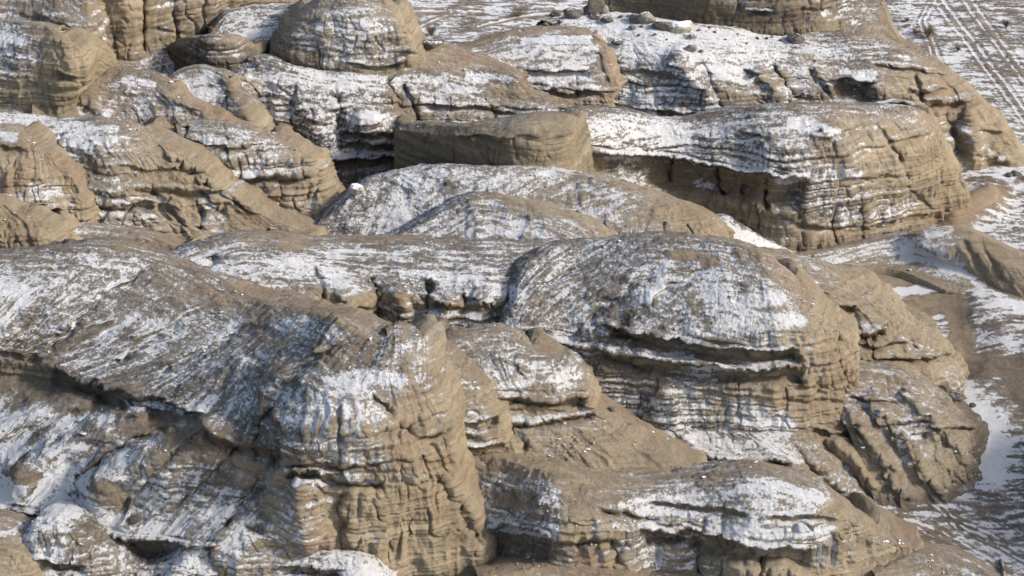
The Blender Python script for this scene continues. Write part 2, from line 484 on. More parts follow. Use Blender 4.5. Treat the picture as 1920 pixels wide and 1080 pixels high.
# ================================================================== the land
# rows run from the crest of each hill down to its foot
hill('hill', 'long foreground ridge with snow rills down its left flank and a tall tan cliff nose',
 [[(-200,472),(0,478),(170,464),(330,490),(467,552),(567,582),(640,598),(705,632),(745,628),(790,636)],
  [(-380,560),(-150,570),(50,560),(190,590),(350,645),(460,680),(560,715),(640,735),(740,715),(806,722)],
  [(-440,610),(-220,620),(0,615),(130,632),(270,680),(420,735),(545,800),(645,790),(745,790),(838,795)],
  [(-500,655),(-300,660),(-60,665),(60,668),(180,712),(370,788),(535,880),(640,893),(760,882),(843,850)],
  [(-520,690),(-310,700),(-70,700),(60,705),(185,745),(372,828),(530,910),(630,915),(760,905),(850,872)],
  [(-600,770),(-400,790),(-180,800),(-60,830),(90,860),(310,920),(480,965),(600,1000),(750,1000),(882,960)],
  [(-700,850),(-500,880),(-330,900),(-130,930),(20,962),(240,1012),(415,1030),(560,1090),(745,1090),(910,1040)],
  [(-700,900),(-500,930),(-330,950),(-130,980),(15,1010),(240,1060),(415,1085),(560,1120),(745,1140),(905,1130)]],
 [[22,22,22,22,22,24,26,28,25,28], [38,38,38,38,38,40,45,45,50,65], [48,48,48,48,48,52,60,66,72,80], 86,
  [30,30,30,30,30,35,62,82,82,76], [24,24,24,24,26,28,62,82,82,76], 84],
 (3, 9.0),
 [[.3,.35,.35,.25,.15,.15,.2,.2,.3,.2], [.6,.6,.6,.55,.5,.45,.45,.5,.25,.15], [.5,.5,.5,.5,.5,.45,.5,.45,.1,.05],
  [.3,.3,.3,.35,.35,.35,.3,.35,.05,0], [0,0,0,0,0,.1,.2,.1,0,0], [.72,.72,.72,.72,.7,.6,.4,.15,0,0],
  [.85,.85,.85,.85,.86,.86,.6,.1,0,0], [0,0,0,0,0,0,.1,.1,0,0]],
 tone=[[.7]*7+[.6,.5,.4], [.8,.8,.8,.8,.8,.8,.8,.6,.4,.3], [.9,.9,.9,.9,.9,.9,.7,.4,.2,.1], [.9]*5+[.8,.5,.2,.1,.1], [.9]*5+[.8,.5,.2,0,0],
       [.9]*5+[.8,.5,.1,0,0], [.9]*5+[.8,.5,.1,0,0], [.9]*5+[.8,.5,.2,0,0]],
 rill=1.0, streak=(0.55, 3.0), streak2=(3.0, .3, 4), sw=[1,[.2,.2,.2,.3,.5,.7,.8,.6,.5,.5],0,0,0,0,0,0], side='r', seed=1, sy=(6, 5), rk=[1,1,1,1,.8,[.2,.2,.2,.2,.2,.25,.7,1,1,1],[.25,.25,.25,.25,.25,.3,.7,1,1,1],1],
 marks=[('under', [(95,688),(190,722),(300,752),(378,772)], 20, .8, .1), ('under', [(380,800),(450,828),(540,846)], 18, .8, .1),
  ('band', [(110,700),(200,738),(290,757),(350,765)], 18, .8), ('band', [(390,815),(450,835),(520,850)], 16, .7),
  ('under', [(-80,640),(0,652),(90,672)], 8, .3),
  ('bump', [(190,905),(260,860),(380,815)], 46, 2.6), ('bump', [(320,900),(420,860)], 60, 1.2), ('bump', [(40,885),(110,835),(250,780)], 34, 1.8), ('bump', [(-60,825),(50,780),(150,745)], 26, 1.3), ('crack', [(160,950),(150,900),(240,830),(380,790)], 9, .9), ('crack', [(10,900),(60,840),(180,780)], 8, .7),
  ('bump', [(560,800),(600,790),(660,790)], 60, 1.0), ('crack', [(632,760),(640,880)], 7, .5), ('crack', [(680,800),(682,880)], 6, .5),
  ('crack', [(480,860),(500,790),(560,700),(640,640)], 16, .9), ('crack', [(225,960),(300,880),(400,790)], 8, .5),
  ('crack', [(330,955),(440,850),(470,800)], 6, .5), ('crack', [(420,990),(520,860),(520,830)], 14, .9),
  ('crack', [(90,660),(190,560),(290,500)], 14, .5), ('crack', [(200,690),(330,600),(420,560)], 14, .5), ('crack', [(300,700),(420,640),(520,590)], 12, .5),
  ('under', [(535,878),(600,886),(690,900),(720,902)], 10, .8, .9), ('under', [(745,893),(800,888)], 8, .5, .6), ('under', [(540,862),(640,872),(790,850)], 7, .45),
  ('under', [(782,812),(820,806),(843,797)], 9, .5, .2), ('under', [(-40,950),(60,966),(140,985),(240,1012),(400,1022)], 36, 1.6, .3),
  ('crack', [(640,910),(645,1080)], 22, 1.4), ('crack', [(700,930),(720,1000),(735,1070)], 6, .7), ('crack', [(765,950),(775,1010)], 5, .5),
  ('crack', [(755,790),(770,812)], 8, 1.0), ('crack', [(700,740),(745,790),(768,815)], 6, .6), ('crack', [(815,885),(870,960),(895,1020)], 12, .9),
  ('crack', [(500,905),(480,1000)], 26, .9), ('bump', [(565,920),(570,1010)], 30, .7),
  ('snow', [(620,715),(700,705),(750,715)], 14, .95), ('snow', [(600,740),(680,720)], 12, .8), ('snow', [(600,770),(700,780)], 20, .6),
  ('snow', [(0,520),(30,560),(0,620)], 26, .8), ('snow', [(200,620),(215,640)], 24, .7), ('snow', [(170,560),(230,530)], 14, .7),
  ('snow', [(300,480),(480,560),(560,590)], 14, .3), ('snow', [(400,630),(440,610)], 16, .65), ('snow', [(520,620),(600,610),(650,640)], 16, .6),
  ('snow', [(250,760),(380,765)], 14, .75), ('snow', [(10,790),(90,780)], 22, .8), ('snow', [(120,800),(200,790)], 16, .75), ('snow', [(230,860),(300,830)], 14, .7),
  ('snow', [(190,920),(230,940)], 24, .05), ('snow', [(30,880),(60,900)], 18, .1), ('snow', [(300,870),(420,900)], 30, .35),
  ('snow', [(330,990),(420,960)], 14, .8), ('snow', [(500,1000),(540,930)], 26, .3), ('tone', [(560,940),(560,1080)], 70, .5),
  ('snow', [(550,905),(690,903)], 5, .9), ('snow', [(640,820),(720,860)], 24, .45),
  ('snow', [(780,690),(800,730)], 12, .5), ('snow', [(440,540),(640,600)], 14, .1), ('snow', [(700,650),(780,645)], 12, .5)])

hill('hill', 'snow flecked rib with a layered cap beside the cliff nose of the foreground ridge',
 [[(720,640),(760,631),(790,636),(812,643)], [(740,700),(790,690),(835,685),(868,688)], [(760,760),(810,745),(865,735),(908,728)],
  [(780,810),(830,790),(890,790),(936,778)], [(790,840),(850,832),(900,838),(948,828)], [(800,960),(860,945),(905,945),(945,925)],
  [(800,1010),(860,1000),(910,990),(950,975)]],
 [20,35,60,75,86,80], (4, 7.4), [.3,[.4,.4,.3,.1],[.4,.4,.35,.05],[.3,.3,.3,.05],[.5,.5,.4,.1],.12,.2], tone=[.5,.5,.4,.3,.3,.6,.5], side='r', seed=2,
 marks=[('under', [(840,826),(890,838),(948,828)], 16, .9, .5), ('under', [(840,783),(890,792),(936,778)], 9, .5, .2), ('under', [(850,810),(900,815)], 6, .3, .4),
  ('crack', [(905,840),(906,945)], 5, .6), ('crack', [(855,850),(865,930)], 10, .7)])

hill('hill', 'rounded knob with thin rock ledges above a smooth tan fan of loose earth',
 [[(790,645),(840,631),(890,627),(935,627),(970,640),(995,655)], [(790,680),(840,675),(895,670),(950,668),(1010,675),(1052,688)],
  [(800,720),(850,715),(910,720),(970,722),(1040,722),(1090,722)], [(820,745),(870,745),(930,748),(990,750),(1060,745),(1100,742)],
  [(830,780),(880,785),(940,785),(1000,783),(1060,777),(1108,768)], [(850,850),(910,850),(980,845),(1060,840),(1130,830),(1190,826)],
  [(860,900),(930,900),(1010,905),(1100,912),(1200,908),(1300,886)], [(860,960),(930,950),(1010,950),(1100,950),(1200,940),(1300,915)]],
 [18,45,65,82,[60,60,45,40,38,36],[60,50,40,35,33,30],30], (4, 8.0),
 [[.3,.3,.25,.2,.15,.1],[.4,.4,.45,.5,.45,.2],[.4,.4,.6,.6,.6,.2],[.3,.3,.2,.2,.15,.05],[.4,.4,.5,.5,.3,.1],[.2,.15,.1,.05,0,0],.02,.05],
 tone=[.6,.5,.4,.2,.3,.1,.1,.2], side='r', seed=3, rill=1.1, rk=[1,1,1,1,.95,.8,.8,.7],
 marks=[('under', [(915,738),(1000,750),(1100,742)], 10, .8, .5), ('under', [(935,792),(1010,787),(1108,772)], 9, .6, .6), ('under', [(925,768),(1060,765)], 5, .3),
  ('crack', [(975,690),(980,712)], 5, .5), ('crack', [(950,795),(990,850)], 10, .8), ('snow', [(920,690),(1080,705)], 16, .75),
  ('snow', [(1040,850),(1060,870)], 16, .25), ('band', [(925,745),(1095,745)], 6, .5)])

hill('hill', 'low front ridge with a rounded snowy back and an undercut tan cliff',
 [[(860,850),(945,862),(1040,890),(1130,908),(1220,905),(1310,893),(1420,885),(1530,915),(1610,965),(1645,985)],
  [(850,890),(940,900),(1030,930),(1130,930),(1220,925),(1310,918),(1420,915),(1530,940),(1615,985),(1670,1000)],
  [(850,930),(940,935),(1030,965),(1130,965),(1220,960),(1310,955),(1420,955),(1530,965),(1610,1000),(1692,1015)],
  [(850,965),(935,975),(1045,1003),(1140,1000),(1225,980),(1310,985),(1390,1015),(1500,1020),(1610,1015),(1715,1030)],
  [(850,1050),(935,1060),(1040,1060),(1150,1060),(1225,1050),(1310,1060),(1390,1070),(1500,1080),(1610,1080),(1725,1075)],
  [(850,1130),(935,1130),(1040,1130),(1150,1130),(1225,1130),(1310,1130),(1390,1130),(1500,1130),(1610,1130),(1730,1110)]],
 [[30,30,30,12,12,14,16,20,30,35],[50,50,50,40,38,38,40,42,45,40],[60,60,60,60,60,60,62,62,60,45],[84]*8+[75,55],80],
 (3, [2.8,3.4,4.3,4.6,4.5,4.5,4.3,4.0,3.2,1.6]),
 [[.1,.1,.1,.1,.3,.35,.3,.2,.05,0],[.2,.35,.3,.1,.6,.65,.7,.5,.05,0],[.3,.3,.4,.15,.6,.65,.6,.5,.05,0],[.8,.8,.8,.1,.6,.6,.7,.6,.1,0],
  [.3,.3,.15,.05,.4,.4,.1,.05,0,0],[.2,.2,.1,.05,.3,.3,.1,0,0,0]],
 tone=[.4,.5,.5,.4,[.6,.7,.5,.2,.6,.6,.3,.1,.1,.1],.3], side='r', seed=4, sy=(6, 5), streak=(2.5, .4),
 marks=[('under', [(890,990),(960,978),(1045,1003)], 34, 1.2, .5), ('under', [(1045,1002),(1100,1010),(1150,1004)], 8, .5, .1),
  ('under', [(1195,988),(1240,995),(1285,988)], 16, 1.1, .6), ('under', [(1290,985),(1400,1020),(1520,1028)], 22, 1.1, .4),
  ('under', [(1120,950),(1220,965)], 7, .4, .2), ('under', [(1440,968),(1570,972)], 6, .35, .3), ('under', [(1210,940),(1330,950),(1400,962)], 5, .25),
  ('crack', [(1150,1010),(1160,1060)], 16, 1.4), ('crack', [(1425,1035),(1430,1080)], 10, 1.2), ('crack', [(1090,1010),(1085,1060)], 6, .6),
  ('crack', [(1300,1000),(1310,1080)], 14, 1.0), ('crack', [(1210,1010),(1215,1060)], 5, .5),
  ('snow', [(1410,905),(1470,915),(1550,935)], 11, .97), ('snow', [(1340,990),(1400,1000),(1540,1000)], 12, .8), ('snow', [(920,972),(1040,992)], 12, .92),
  ('snow', [(990,900),(1040,935)], 16, .6), ('snow', [(1080,920),(1085,1000)], 26, .05), ('snow', [(1560,950),(1600,1010)], 22, .05),
  ('band', [(960,1010),(1030,1020)], 22, .8), ('band', [(1300,1000),(1400,1040)], 18, .6)])

hill('hill', 'pale low mound at the bottom right corner beside the tracks',
 [[(1640,1078),(1700,1049),(1760,1046),(1820,1062),(1880,1088)], [(1640,1110),(1700,1100),(1760,1095),(1820,1100),(1890,1110)],
  [(1640,1150),(1700,1140),(1760,1140),(1820,1140),(1890,1140)]],
 [35,30], (1, 0.3), [.25,.3,.3], tone=.2, side='r', seed=5)
hill('hill', 'bare earth crest peeping in at the bottom edge',
 [[(900,1092),(980,1070),(1060,1064),(1140,1074),(1210,1095)], [(900,1120),(980,1110),(1060,1105),(1140,1110),(1210,1120)],
  [(900,1150),(980,1150),(1060,1150),(1140,1150),(1210,1150)]], [25,30], (0, 2.2), .1, tone=.5, seed=6)
hill('hill', 'broken snowy bench below the undercut scarp in the bottom left',
 [[(-60,1010),(30,1010),(72,974),(125,975),(180,1000),(250,1050),(310,1055),(370,1020),(420,1050),(490,1032),(580,1035),(680,1050),(740,1090)],
  [(-60,1040),(20,1040),(60,1005),(120,1010),(180,1035),(250,1070),(310,1075),(350,1060),(440,1075),(490,1055),(580,1060),(680,1072),(740,1105)],
  [(-60,1140),(20,1140),(60,1140),(120,1140),(180,1140),(250,1140),(310,1140),(350,1140),(440,1140),(490,1140),(580,1140),(680,1140),(740,1145)]],
 [45,62], (0, ([108,108,107.3,107.0,106.8,106.6,106.3,106.3,106.2,106.0,105.4,104.8,104.5],)), [[.8,.7,.9,.9,.35,.3,.6,.95,.4,.9,.9,.8,.6],[.6,.6,.8,.5,.3,.3,.7,.9,.3,.8,.8,.8,.6],.7],
 tone=.7, seed=7, rough=1.3,
 marks=[('under', [(80,1050),(150,1060)], 8, .6), ('under', [(480,1052),(560,1060),(640,1068)], 8, .5, .3), ('snow', [(150,1020),(230,1060)], 30, .3)])
hill('hill', 'tan corner mound at the bottom left',
 [[(-90,985),(-20,982),(15,990),(34,1005)], [(-90,1030),(-20,1030),(20,1035),(52,1042)], [(-90,1090),(-20,1090),(20,1090),(62,1085)], [(-90,1150),(-20,1150),(20,1150),(70,1150)]],
 [25,50,60], (1, (105.5,)), [.2,.15,.1,.1], tone=.3, side='r', seed=8, marks=[('snow', [(-20,1000),(20,1000)], 8, .7)])

hill('hill', 'big central ridge with a snowy domed top and dark rock bands over a snow covered apron',
 [[(955,560),(985,500),(1030,470),(1090,457),(1170,452),(1250,449),(1310,450),(1370,457),(1420,472),(1455,495),(1490,520)],
  [(940,600),(965,570),(1010,545),(1080,540),(1160,540),(1240,530),(1320,530),(1390,535),(1450,545),(1500,560),(1545,578)],
  [(930,610),(960,620),(1000,610),(1070,605),(1140,615),(1220,625),(1320,630),(1400,625),(1470,615),(1540,610),(1590,622)],
  [(930,625),(950,640),(1000,640),(1060,640),(1130,655),(1210,668),(1300,680),(1400,688),(1490,690),(1560,680),(1602,670)],
  [(930,650),(950,660),(1000,665),(1060,680),(1130,700),(1210,720),(1300,730),(1400,740),(1490,750),(1560,755),(1608,740)],
  [(940,700),(960,710),(1020,720),(1080,730),(1140,760),(1220,790),(1310,800),(1400,805),(1500,800),(1580,800),(1640,795)],
  [(950,730),(990,750),(1050,770),(1110,790),(1180,815),(1245,840),(1330,852),(1460,862),(1540,870),(1620,865),(1700,860)],
  [(950,790),(990,810),(1050,830),(1110,850),(1180,870),(1245,890),(1330,910),(1460,935),(1560,958),(1640,970),(1718,922)]],
 [[22,22,22,20,18,18,18,20,24,30,36], [45,42,38,36,36,38,38,38,40,48,55], [60,55,55,60,68,72,72,72,72,74,74], [60,60,62,75,82,85,85,85,84,82,78],
  [55,55,55,58,62,66,68,70,75,72,65], [50,50,48,45,44,42,42,45,50,50,48], [60,60,60,60,70,84,84,80,45,40,42]],
 (3, [9]*8+[8.9,8.6,8.1]),
 [[.4,.5,.45,.35,.35,.3,.3,.25,.2,.1,.05],[.6,.6,.5,.45,.45,.5,.6,.6,.35,.1,.02],[.5,.5,.4,.4,.45,.5,.55,.55,.3,.02,0],[.4,.4,.4,.4,.4,.35,.35,.4,.3,0,0],
  [.4,.4,.4,.4,.35,.35,.3,.12,.02,0,0],[.6,.6,.6,.65,.6,.55,.6,.55,.1,0,0],[.7,.7,.75,.8,.85,.85,.9,.85,.15,.02,0],[.2,.2,.2,.2,.2,.15,.15,.1,.05,0,0]],
 tone=[[.8,.8,.8,.8,.8,.7,.6,.6,.5,.3,.3],[.9,.9,.9,.9,.8,.7,.6,.5,.4,.2,.2],[.9,.9,.9,.9,.9,.8,.6,.5,.3,.1,.1],[.8,.8,.8,.8,.8,.7,.6,.4,.2,.1,0],
  [.8,.8,.8,.7,.6,.5,.4,.2,.1,0,0],[.6]*7+[.3,.1,0,0],[.5]*7+[.3,.1,0,0],.2], rill=.45, streak=(2.4, .3), streak2=(2.6, .4, -38), sw=[[1,1,1,.9,.7,.4,.2,0,0,0,0]]*3+[0]*5, side='r', seed=9, sy=(6, 5),
 marks=[('under', [(1140,608),(1230,632),(1330,648),(1420,655),(1500,652)], 17, 1.2, .3), ('under', [(1120,652),(1210,670),(1300,682),(1400,690),(1510,690)], 16, 1.1, .8),
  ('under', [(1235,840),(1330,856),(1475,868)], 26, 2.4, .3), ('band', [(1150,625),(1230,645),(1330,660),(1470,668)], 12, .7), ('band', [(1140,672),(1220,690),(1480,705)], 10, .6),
  ('under', [(1520,805),(1560,812),(1620,800)], 8, .5, .2), ('under', [(1480,720),(1600,725)], 5, .25), ('under', [(1470,745),(1600,752)], 5, .25),
  ('crack', [(1376,690),(1386,800)], 5, .5), ('crack', [(1180,600),(1190,700)], 8, .6), ('crack', [(1060,640),(1150,560),(1250,500)], 14, .6), ('crack', [(980,560),(1090,490)], 14, .5),
  ('crack', [(1120,640),(1230,560),(1330,500)], 12, .5), ('crack', [(1560,600),(1575,700),(1600,800)], 10, .5), ('crack', [(1590,820),(1690,920)], 10, .7), ('crack', [(1540,830),(1650,945)], 10, .7), ('crack', [(1500,850),(1580,940)], 10, .6), ('bump', [(1560,820),(1670,935)], 9, .5), ('bump', [(1620,820),(1705,910)], 9, .5),
  ('crack', [(1200,720),(1205,800)], 14, .5), ('bump', [(1250,740),(1260,810)], 26, .6),
  ('snow', [(1345,545),(1400,560),(1460,560)], 13, .96), ('snow', [(1350,610),(1430,595),(1500,598)], 12, .8), ('snow', [(1190,660),(1300,672)], 6, .8), ('snow', [(1300,690),(1490,680)], 6, .8),
  ('snow', [(1110,750),(1180,800),(1260,830)], 16, .95), ('snow', [(1270,830),(1370,835),(1450,850)], 12, .97), ('snow', [(1390,770),(1460,800)], 26, .8),
  ('snow', [(1200,580),(1240,540)], 10, .9), ('snow', [(1000,500),(1050,500)], 14, .6), ('snow', [(1220,580),(1330,590)], 10, .55), ('snow', [(1270,480),(1340,490)], 14, .1),
  ('snow', [(1300,560),(1320,600)], 12, .3), ('snow', [(1530,860),(1580,900),(1620,950)], 22, .45), ('snow', [(1430,490),(1470,530)], 18, .15), ('snow', [(950,620),(1060,630)], 12, .75),
  ('snow', [(960,590),(1010,600)], 14, .5), ('snow', [(1140,570),(1200,520),(1260,500)], 10, .7), ('tone', [(1290,470),(1380,480)], 20, .4), ('snow', [(1260,720),(1330,700)], 20, .5)])

hill('hill', 'tan crumbling spur with small snow topped ledges right behind the central ridge',
 [[(1380,470),(1450,480),(1520,496),(1575,512),(1630,518),(1665,550),(1690,588)], [(1420,520),(1490,530),(1560,545),(1610,560),(1660,580),(1715,608),(1752,622)],
  [(1460,570),(1530,590),(1600,610),(1650,625),(1700,640),(1750,650),(1785,668)], [(1540,650),(1580,670),(1620,680),(1670,690),(1720,700),(1770,705),(1802,706)],
  [(1560,740),(1600,745),(1640,750),(1690,755),(1730,755),(1765,750),(1792,742)], [(1580,800),(1610,800),(1650,800),(1690,800),(1735,795),(1770,790),(1797,775)]],
 [25,45,48,52,45], (3, [4.8,4.6,4.3,3.8,3.0,2.0,1.0]), [[.1,.2,.35,.2,.05,.1,.1],[.05,.4,.2,.1,.1,.15,.1],[.1,.1,.05,.15,.05,0,0],[.1,.1,.05,.05,.05,.15,.1],[.1]*7,.1],
 tone=[.3,.2,.1,.1,.2,.2], side='r', seed=10, rough=1.3, rill=.7, marks=[('under', [(1520,572),(1560,578),(1605,568)], 10, .7, .4), ('under', [(1585,618),(1625,625),(1660,606)], 10, .8, .5),
  ('snow', [(1500,530),(1530,560)], 22, .6), ('snow', [(1590,605),(1630,612)], 9, .6), ('crack', [(1600,585),(1650,690)], 8, .4), ('crack', [(1655,570),(1700,690)], 12, .3), ('crack', [(1480,500),(1560,600)], 8, .5), ('under', [(1560,640),(1640,645),(1700,640)], 5, .4, .1), ('under', [(1640,668),(1720,672),(1790,668)], 5, .4, .1), ('crack', [(1700,620),(1740,690)], 6, .3), ('under', [(1500,545),(1560,548)], 5, .3, .2), ('bump', [(1560,590),(1570,620)], 16, .6), ('snow', [(1690,640),(1740,655)], 12, .3)])

hill('hill', 'low hill with a bare brown right side at the edge of the snowy hollow',
 [[(1550,700),(1620,698),(1680,705),(1730,722),(1765,746),(1785,765)], [(1560,750),(1640,755),(1700,765),(1750,775),(1790,785),(1820,797)],
  [(1590,810),(1670,820),(1720,830),(1770,835),(1808,835),(1838,835)], [(1620,880),(1690,890),(1745,900),(1790,895),(1815,885),(1836,870)],
  [(1640,945),(1700,942),(1755,935),(1790,925),(1815,910),(1834,895)]],
 [25,45,50,38], (4, -0.3), [[.3,.4,.3,.3,.2,.1],[.3,.3,.3,.2,.05,.02],[.2,.3,.3,.05,.02,.05],[.1,.15,.1,.05,.02,.1],.1], tone=[[.3,.3,.3,.3,.4,.8],[.3,.3,.2,.2,.4,1],[.2,.1,.1,.2,.6,1],[.1,.1,.2,.5,1,1],1], side='r', seed=11, rough=1.3, rill=1.0,
 marks=[('under', [(1680,790),(1750,782)], 8, .5, .6), ('under', [(1690,822),(1740,815)], 8, .6, .8), ('snow', [(1690,800),(1740,795)], 8, .7), ('snow', [(1690,830),(1720,822)], 8, .9),
  ('crack', [(1710,830),(1715,880)], 5, .4), ('under', [(1600,745),(1680,752)], 5, .35, .3), ('under', [(1730,805),(1790,800),(1840,806)], 5, .2, .1), ('under', [(1640,790),(1690,795)], 5, .3, .2), ('bump', [(1640,740),(1700,830),(1760,910)], 14, .5), ('bump', [(1700,730),(1770,800),(1810,870)], 14, .6), ('bump', [(1600,780),(1660,860),(1700,930)], 12, .4), ('bump', [(1770,860),(1780,880)], 20, .5), ('snow', [(1690,845),(1700,870)], 10, .5)])

hill('hill', 'middle ridge with snowy shelves and a row of tan knobs behind the foreground ridge',
 [[(290,500),(360,463),(430,447),(520,446),(600,452),(720,452),(800,455),(880,458),(960,460),(1040,460)],
  [(330,530),(400,510),(480,505),(560,500),(640,505),(720,505),(800,515),(880,520),(950,515),(1010,500)],
  [(400,560),(460,545),(530,540),(600,535),(680,540),(740,545),(810,550),(880,560),(930,550),(985,530)],
  [(450,590),(500,580),(560,580),(620,575),(700,560),(750,560),(815,570),(880,575),(925,570),(960,560)],
  [(480,620),(540,620),(600,620),(650,615),(710,610),(760,610),(820,620),(880,625),(930,625),(950,610)],
  [(480,670),(540,670),(600,670),(650,670),(710,660),(760,660),(820,660),(880,660),(930,660),(950,650)]],
 [14,30,52,80,50], (3, 10.3), [[.4,.5,.3,.1,.3,.25,.25,.35,.4,.4],[.5,.6,.7,.7,.6,.5,.6,.6,.6,.5],[.2,.4,.6,.5,.55,.5,.6,.5,.5,.5],[.1,.3,.4,.15,.1,.15,.2,.2,.2,.2],[.1,.2,.1,0,.3,.2,.6,.6,.4,.3],[.3]*10],
 tone=[.7,.6,.5,.2,.2,.3], seed=12, rill=.4, streak=(2.2, .3),
 marks=[('crack', [(695,520),(706,560),(712,600)], 10, 1.6), ('crack', [(585,500),(600,540),(606,575)], 9, 1.0), ('crack', [(800,515),(806,545),(806,600)], 9, 1.4),
  ('crack', [(865,540),(872,590)], 7, .7), ('crack', [(975,480),(985,530),(950,570)], 12, 1.4), ('crack', [(395,480),(400,500)], 14, .8),
  ('bump', [(660,560),(665,580)], 26, 1.0), ('bump', [(750,555),(755,600)], 22, .9), ('bump', [(840,560),(845,575)], 18, .7), ('bump', [(910,545),(915,560)], 18, .7),
  ('under', [(815,566),(860,575),(925,566)], 8, .5, .2), ('under', [(640,577),(700,572)], 8, .5, .2), ('under', [(745,610),(800,612)], 10, .7, .3), ('under', [(880,612),(930,618)], 14, 1.4, .4),
  ('snow', [(350,490),(400,500),(450,530)], 10, .8), ('snow', [(540,500),(600,510),(650,540)], 18, .75), ('snow', [(760,515),(900,525)], 9, .85), ('snow', [(870,550),(940,545)], 10, .8),
  ('snow', [(880,590),(890,615)], 12, .9), ('snow', [(820,590),(850,600)], 16, .6), ('snow', [(720,580),(750,600)], 20, .35), ('snow', [(680,575),(700,600)], 12, .02), ('tone', [(650,590),(780,600)], 26, 0),
  ('snow', [(470,450),(560,460)], 10, .15), ('snow', [(760,470),(860,475)], 8, .5), ('snow', [(620,480),(700,475)], 9, .7)])

hill('hill', 'broad rounded hill with a dark snow dusted left flank and an orange tan right end',
 [[(578,436),(636,390),(700,342),(760,322),(830,314),(930,322),(1050,322),(1150,345),(1250,372),(1320,402),(1366,452)],
  [(585,440),(660,405),(730,370),(790,350),(860,345),(940,350),(1050,352),(1150,375),(1240,400),(1310,425),(1360,458)],
  [(590,444),(680,440),(760,420),(820,400),(880,395),(950,395),(1050,395),(1140,415),(1230,435),(1300,455),(1355,470)],
  [(590,450),(690,455),(780,462),(850,470),(920,480),(980,480),(1060,480),(1140,490),(1220,490),(1290,490),(1350,492)]],
 [24,36,45], (0, [8.2,9.8,11.3,12.1,12.5,12.5,12.5,12.2,11.6,10.6,8.7]),
 [[.4,.5,.55,.6,.6,.45,.5,.3,.1,.02,0],[.4,.5,.55,.6,.55,.45,.55,.45,.15,.02,0],[.5,.6,.6,.55,.5,.3,.5,.5,.25,.05,0],.4],
 tone=[[.9,.9,.9,.8,.7,.5,.4,.2,0,0,0]]*2+[[.9,.9,.9,.8,.6,.5,.4,.3,.05,0,0]]+[.5], seed=13, rill=.45, streak=(1.2, .5), streak2=(2.2, .35, -35), sw=.8, side='lr',
 marks=[('under', [(575,438),(640,444),(740,450)], 12, .9), ('crack', [(1080,395),(1090,450)], 5, .4), ('crack', [(1130,400),(1135,450)], 4, .4), ('crack', [(1240,415),(1255,455)], 5, .4), ('crack', [(1290,420),(1300,460)], 5, .4),
  ('snow', [(760,380),(790,360)], 20, .7), ('snow', [(840,330),(960,330),(1060,330)], 12, .6), ('snow', [(700,400),(760,410)], 14, .7)])
hill('hill', 'smooth brown shoulder with thin snow streaks in front of the broad rounded hill',
 [[(700,462),(770,436),(830,398),(890,365),(950,372),(1020,388),(1090,412),(1135,438),(1162,462)], [(710,470),(780,458),(840,430),(900,410),(960,412),(1030,425),(1090,440),(1130,455),(1160,468)],
  [(710,495),(780,495),(840,495),(900,495),(960,495),(1030,495),(1090,495),(1130,495),(1160,495)]],
 [24,34], (0, [9.6,10.3,11.5,12.7,12.6,12.4,11.8,10.9,10.0]), [[.55,.55,.5,.3,.15,.12,.12,.1,.05],[.6,.6,.55,.45,.5,.5,.5,.3,.1],.4], tone=[[.9,.9,.8,.6,.5,.4,.3,.2,.1]]*2+[.5],
 seed=14, rill=.5, streak=(2.0, .3), side='r', marks=[('snow', [(880,440),(960,435),(1030,440)], 10, .75), ('snow', [(950,415),(1010,420)], 8, .7)])

hill('hill', 'smooth olive block with a sheer shaded face in the middle of the slopes',
 [[(757,236),(800,233),(850,238),(900,236),(960,224),(1010,215),(1065,214),(1080,222)], [(755,244),(800,250),(850,257),(900,259),(960,257),(1010,255),(1065,253),(1090,247)],
  [(752,280),(800,285),(850,290),(900,290),(960,290),(1010,290),(1065,288),(1095,285)], [(748,335),(800,340),(850,345),(900,345),(960,345),(1010,345),(1065,340),(1102,325)],
  [(748,375),(800,380),(850,385),(900,385),(960,385),(1010,385),(1065,380),(1104,365)]],
 [12,84,86,70], (3, [7.3,8.1,9.0,9.8,10.5,10.7,10.5,9.2]), [[.1,.15,.2,.2,.2,.25,.1,.05],.04,.01,.02,.02], tone=.6, green=[.6,1,1,1,1], side='lr', seed=15, flute=.22, strat=.45, rough=.8, sy=(3, 3), rill=0,
 marks=[('band', [(750,290),(880,300)], 70, .8), ('crack', [(965,260),(966,300)], 4, .3), ('under', [(860,256),(930,260),(1000,256),(1092,248)], 6, .35)])  # band darkens the face towards the left: its shade put into the colour

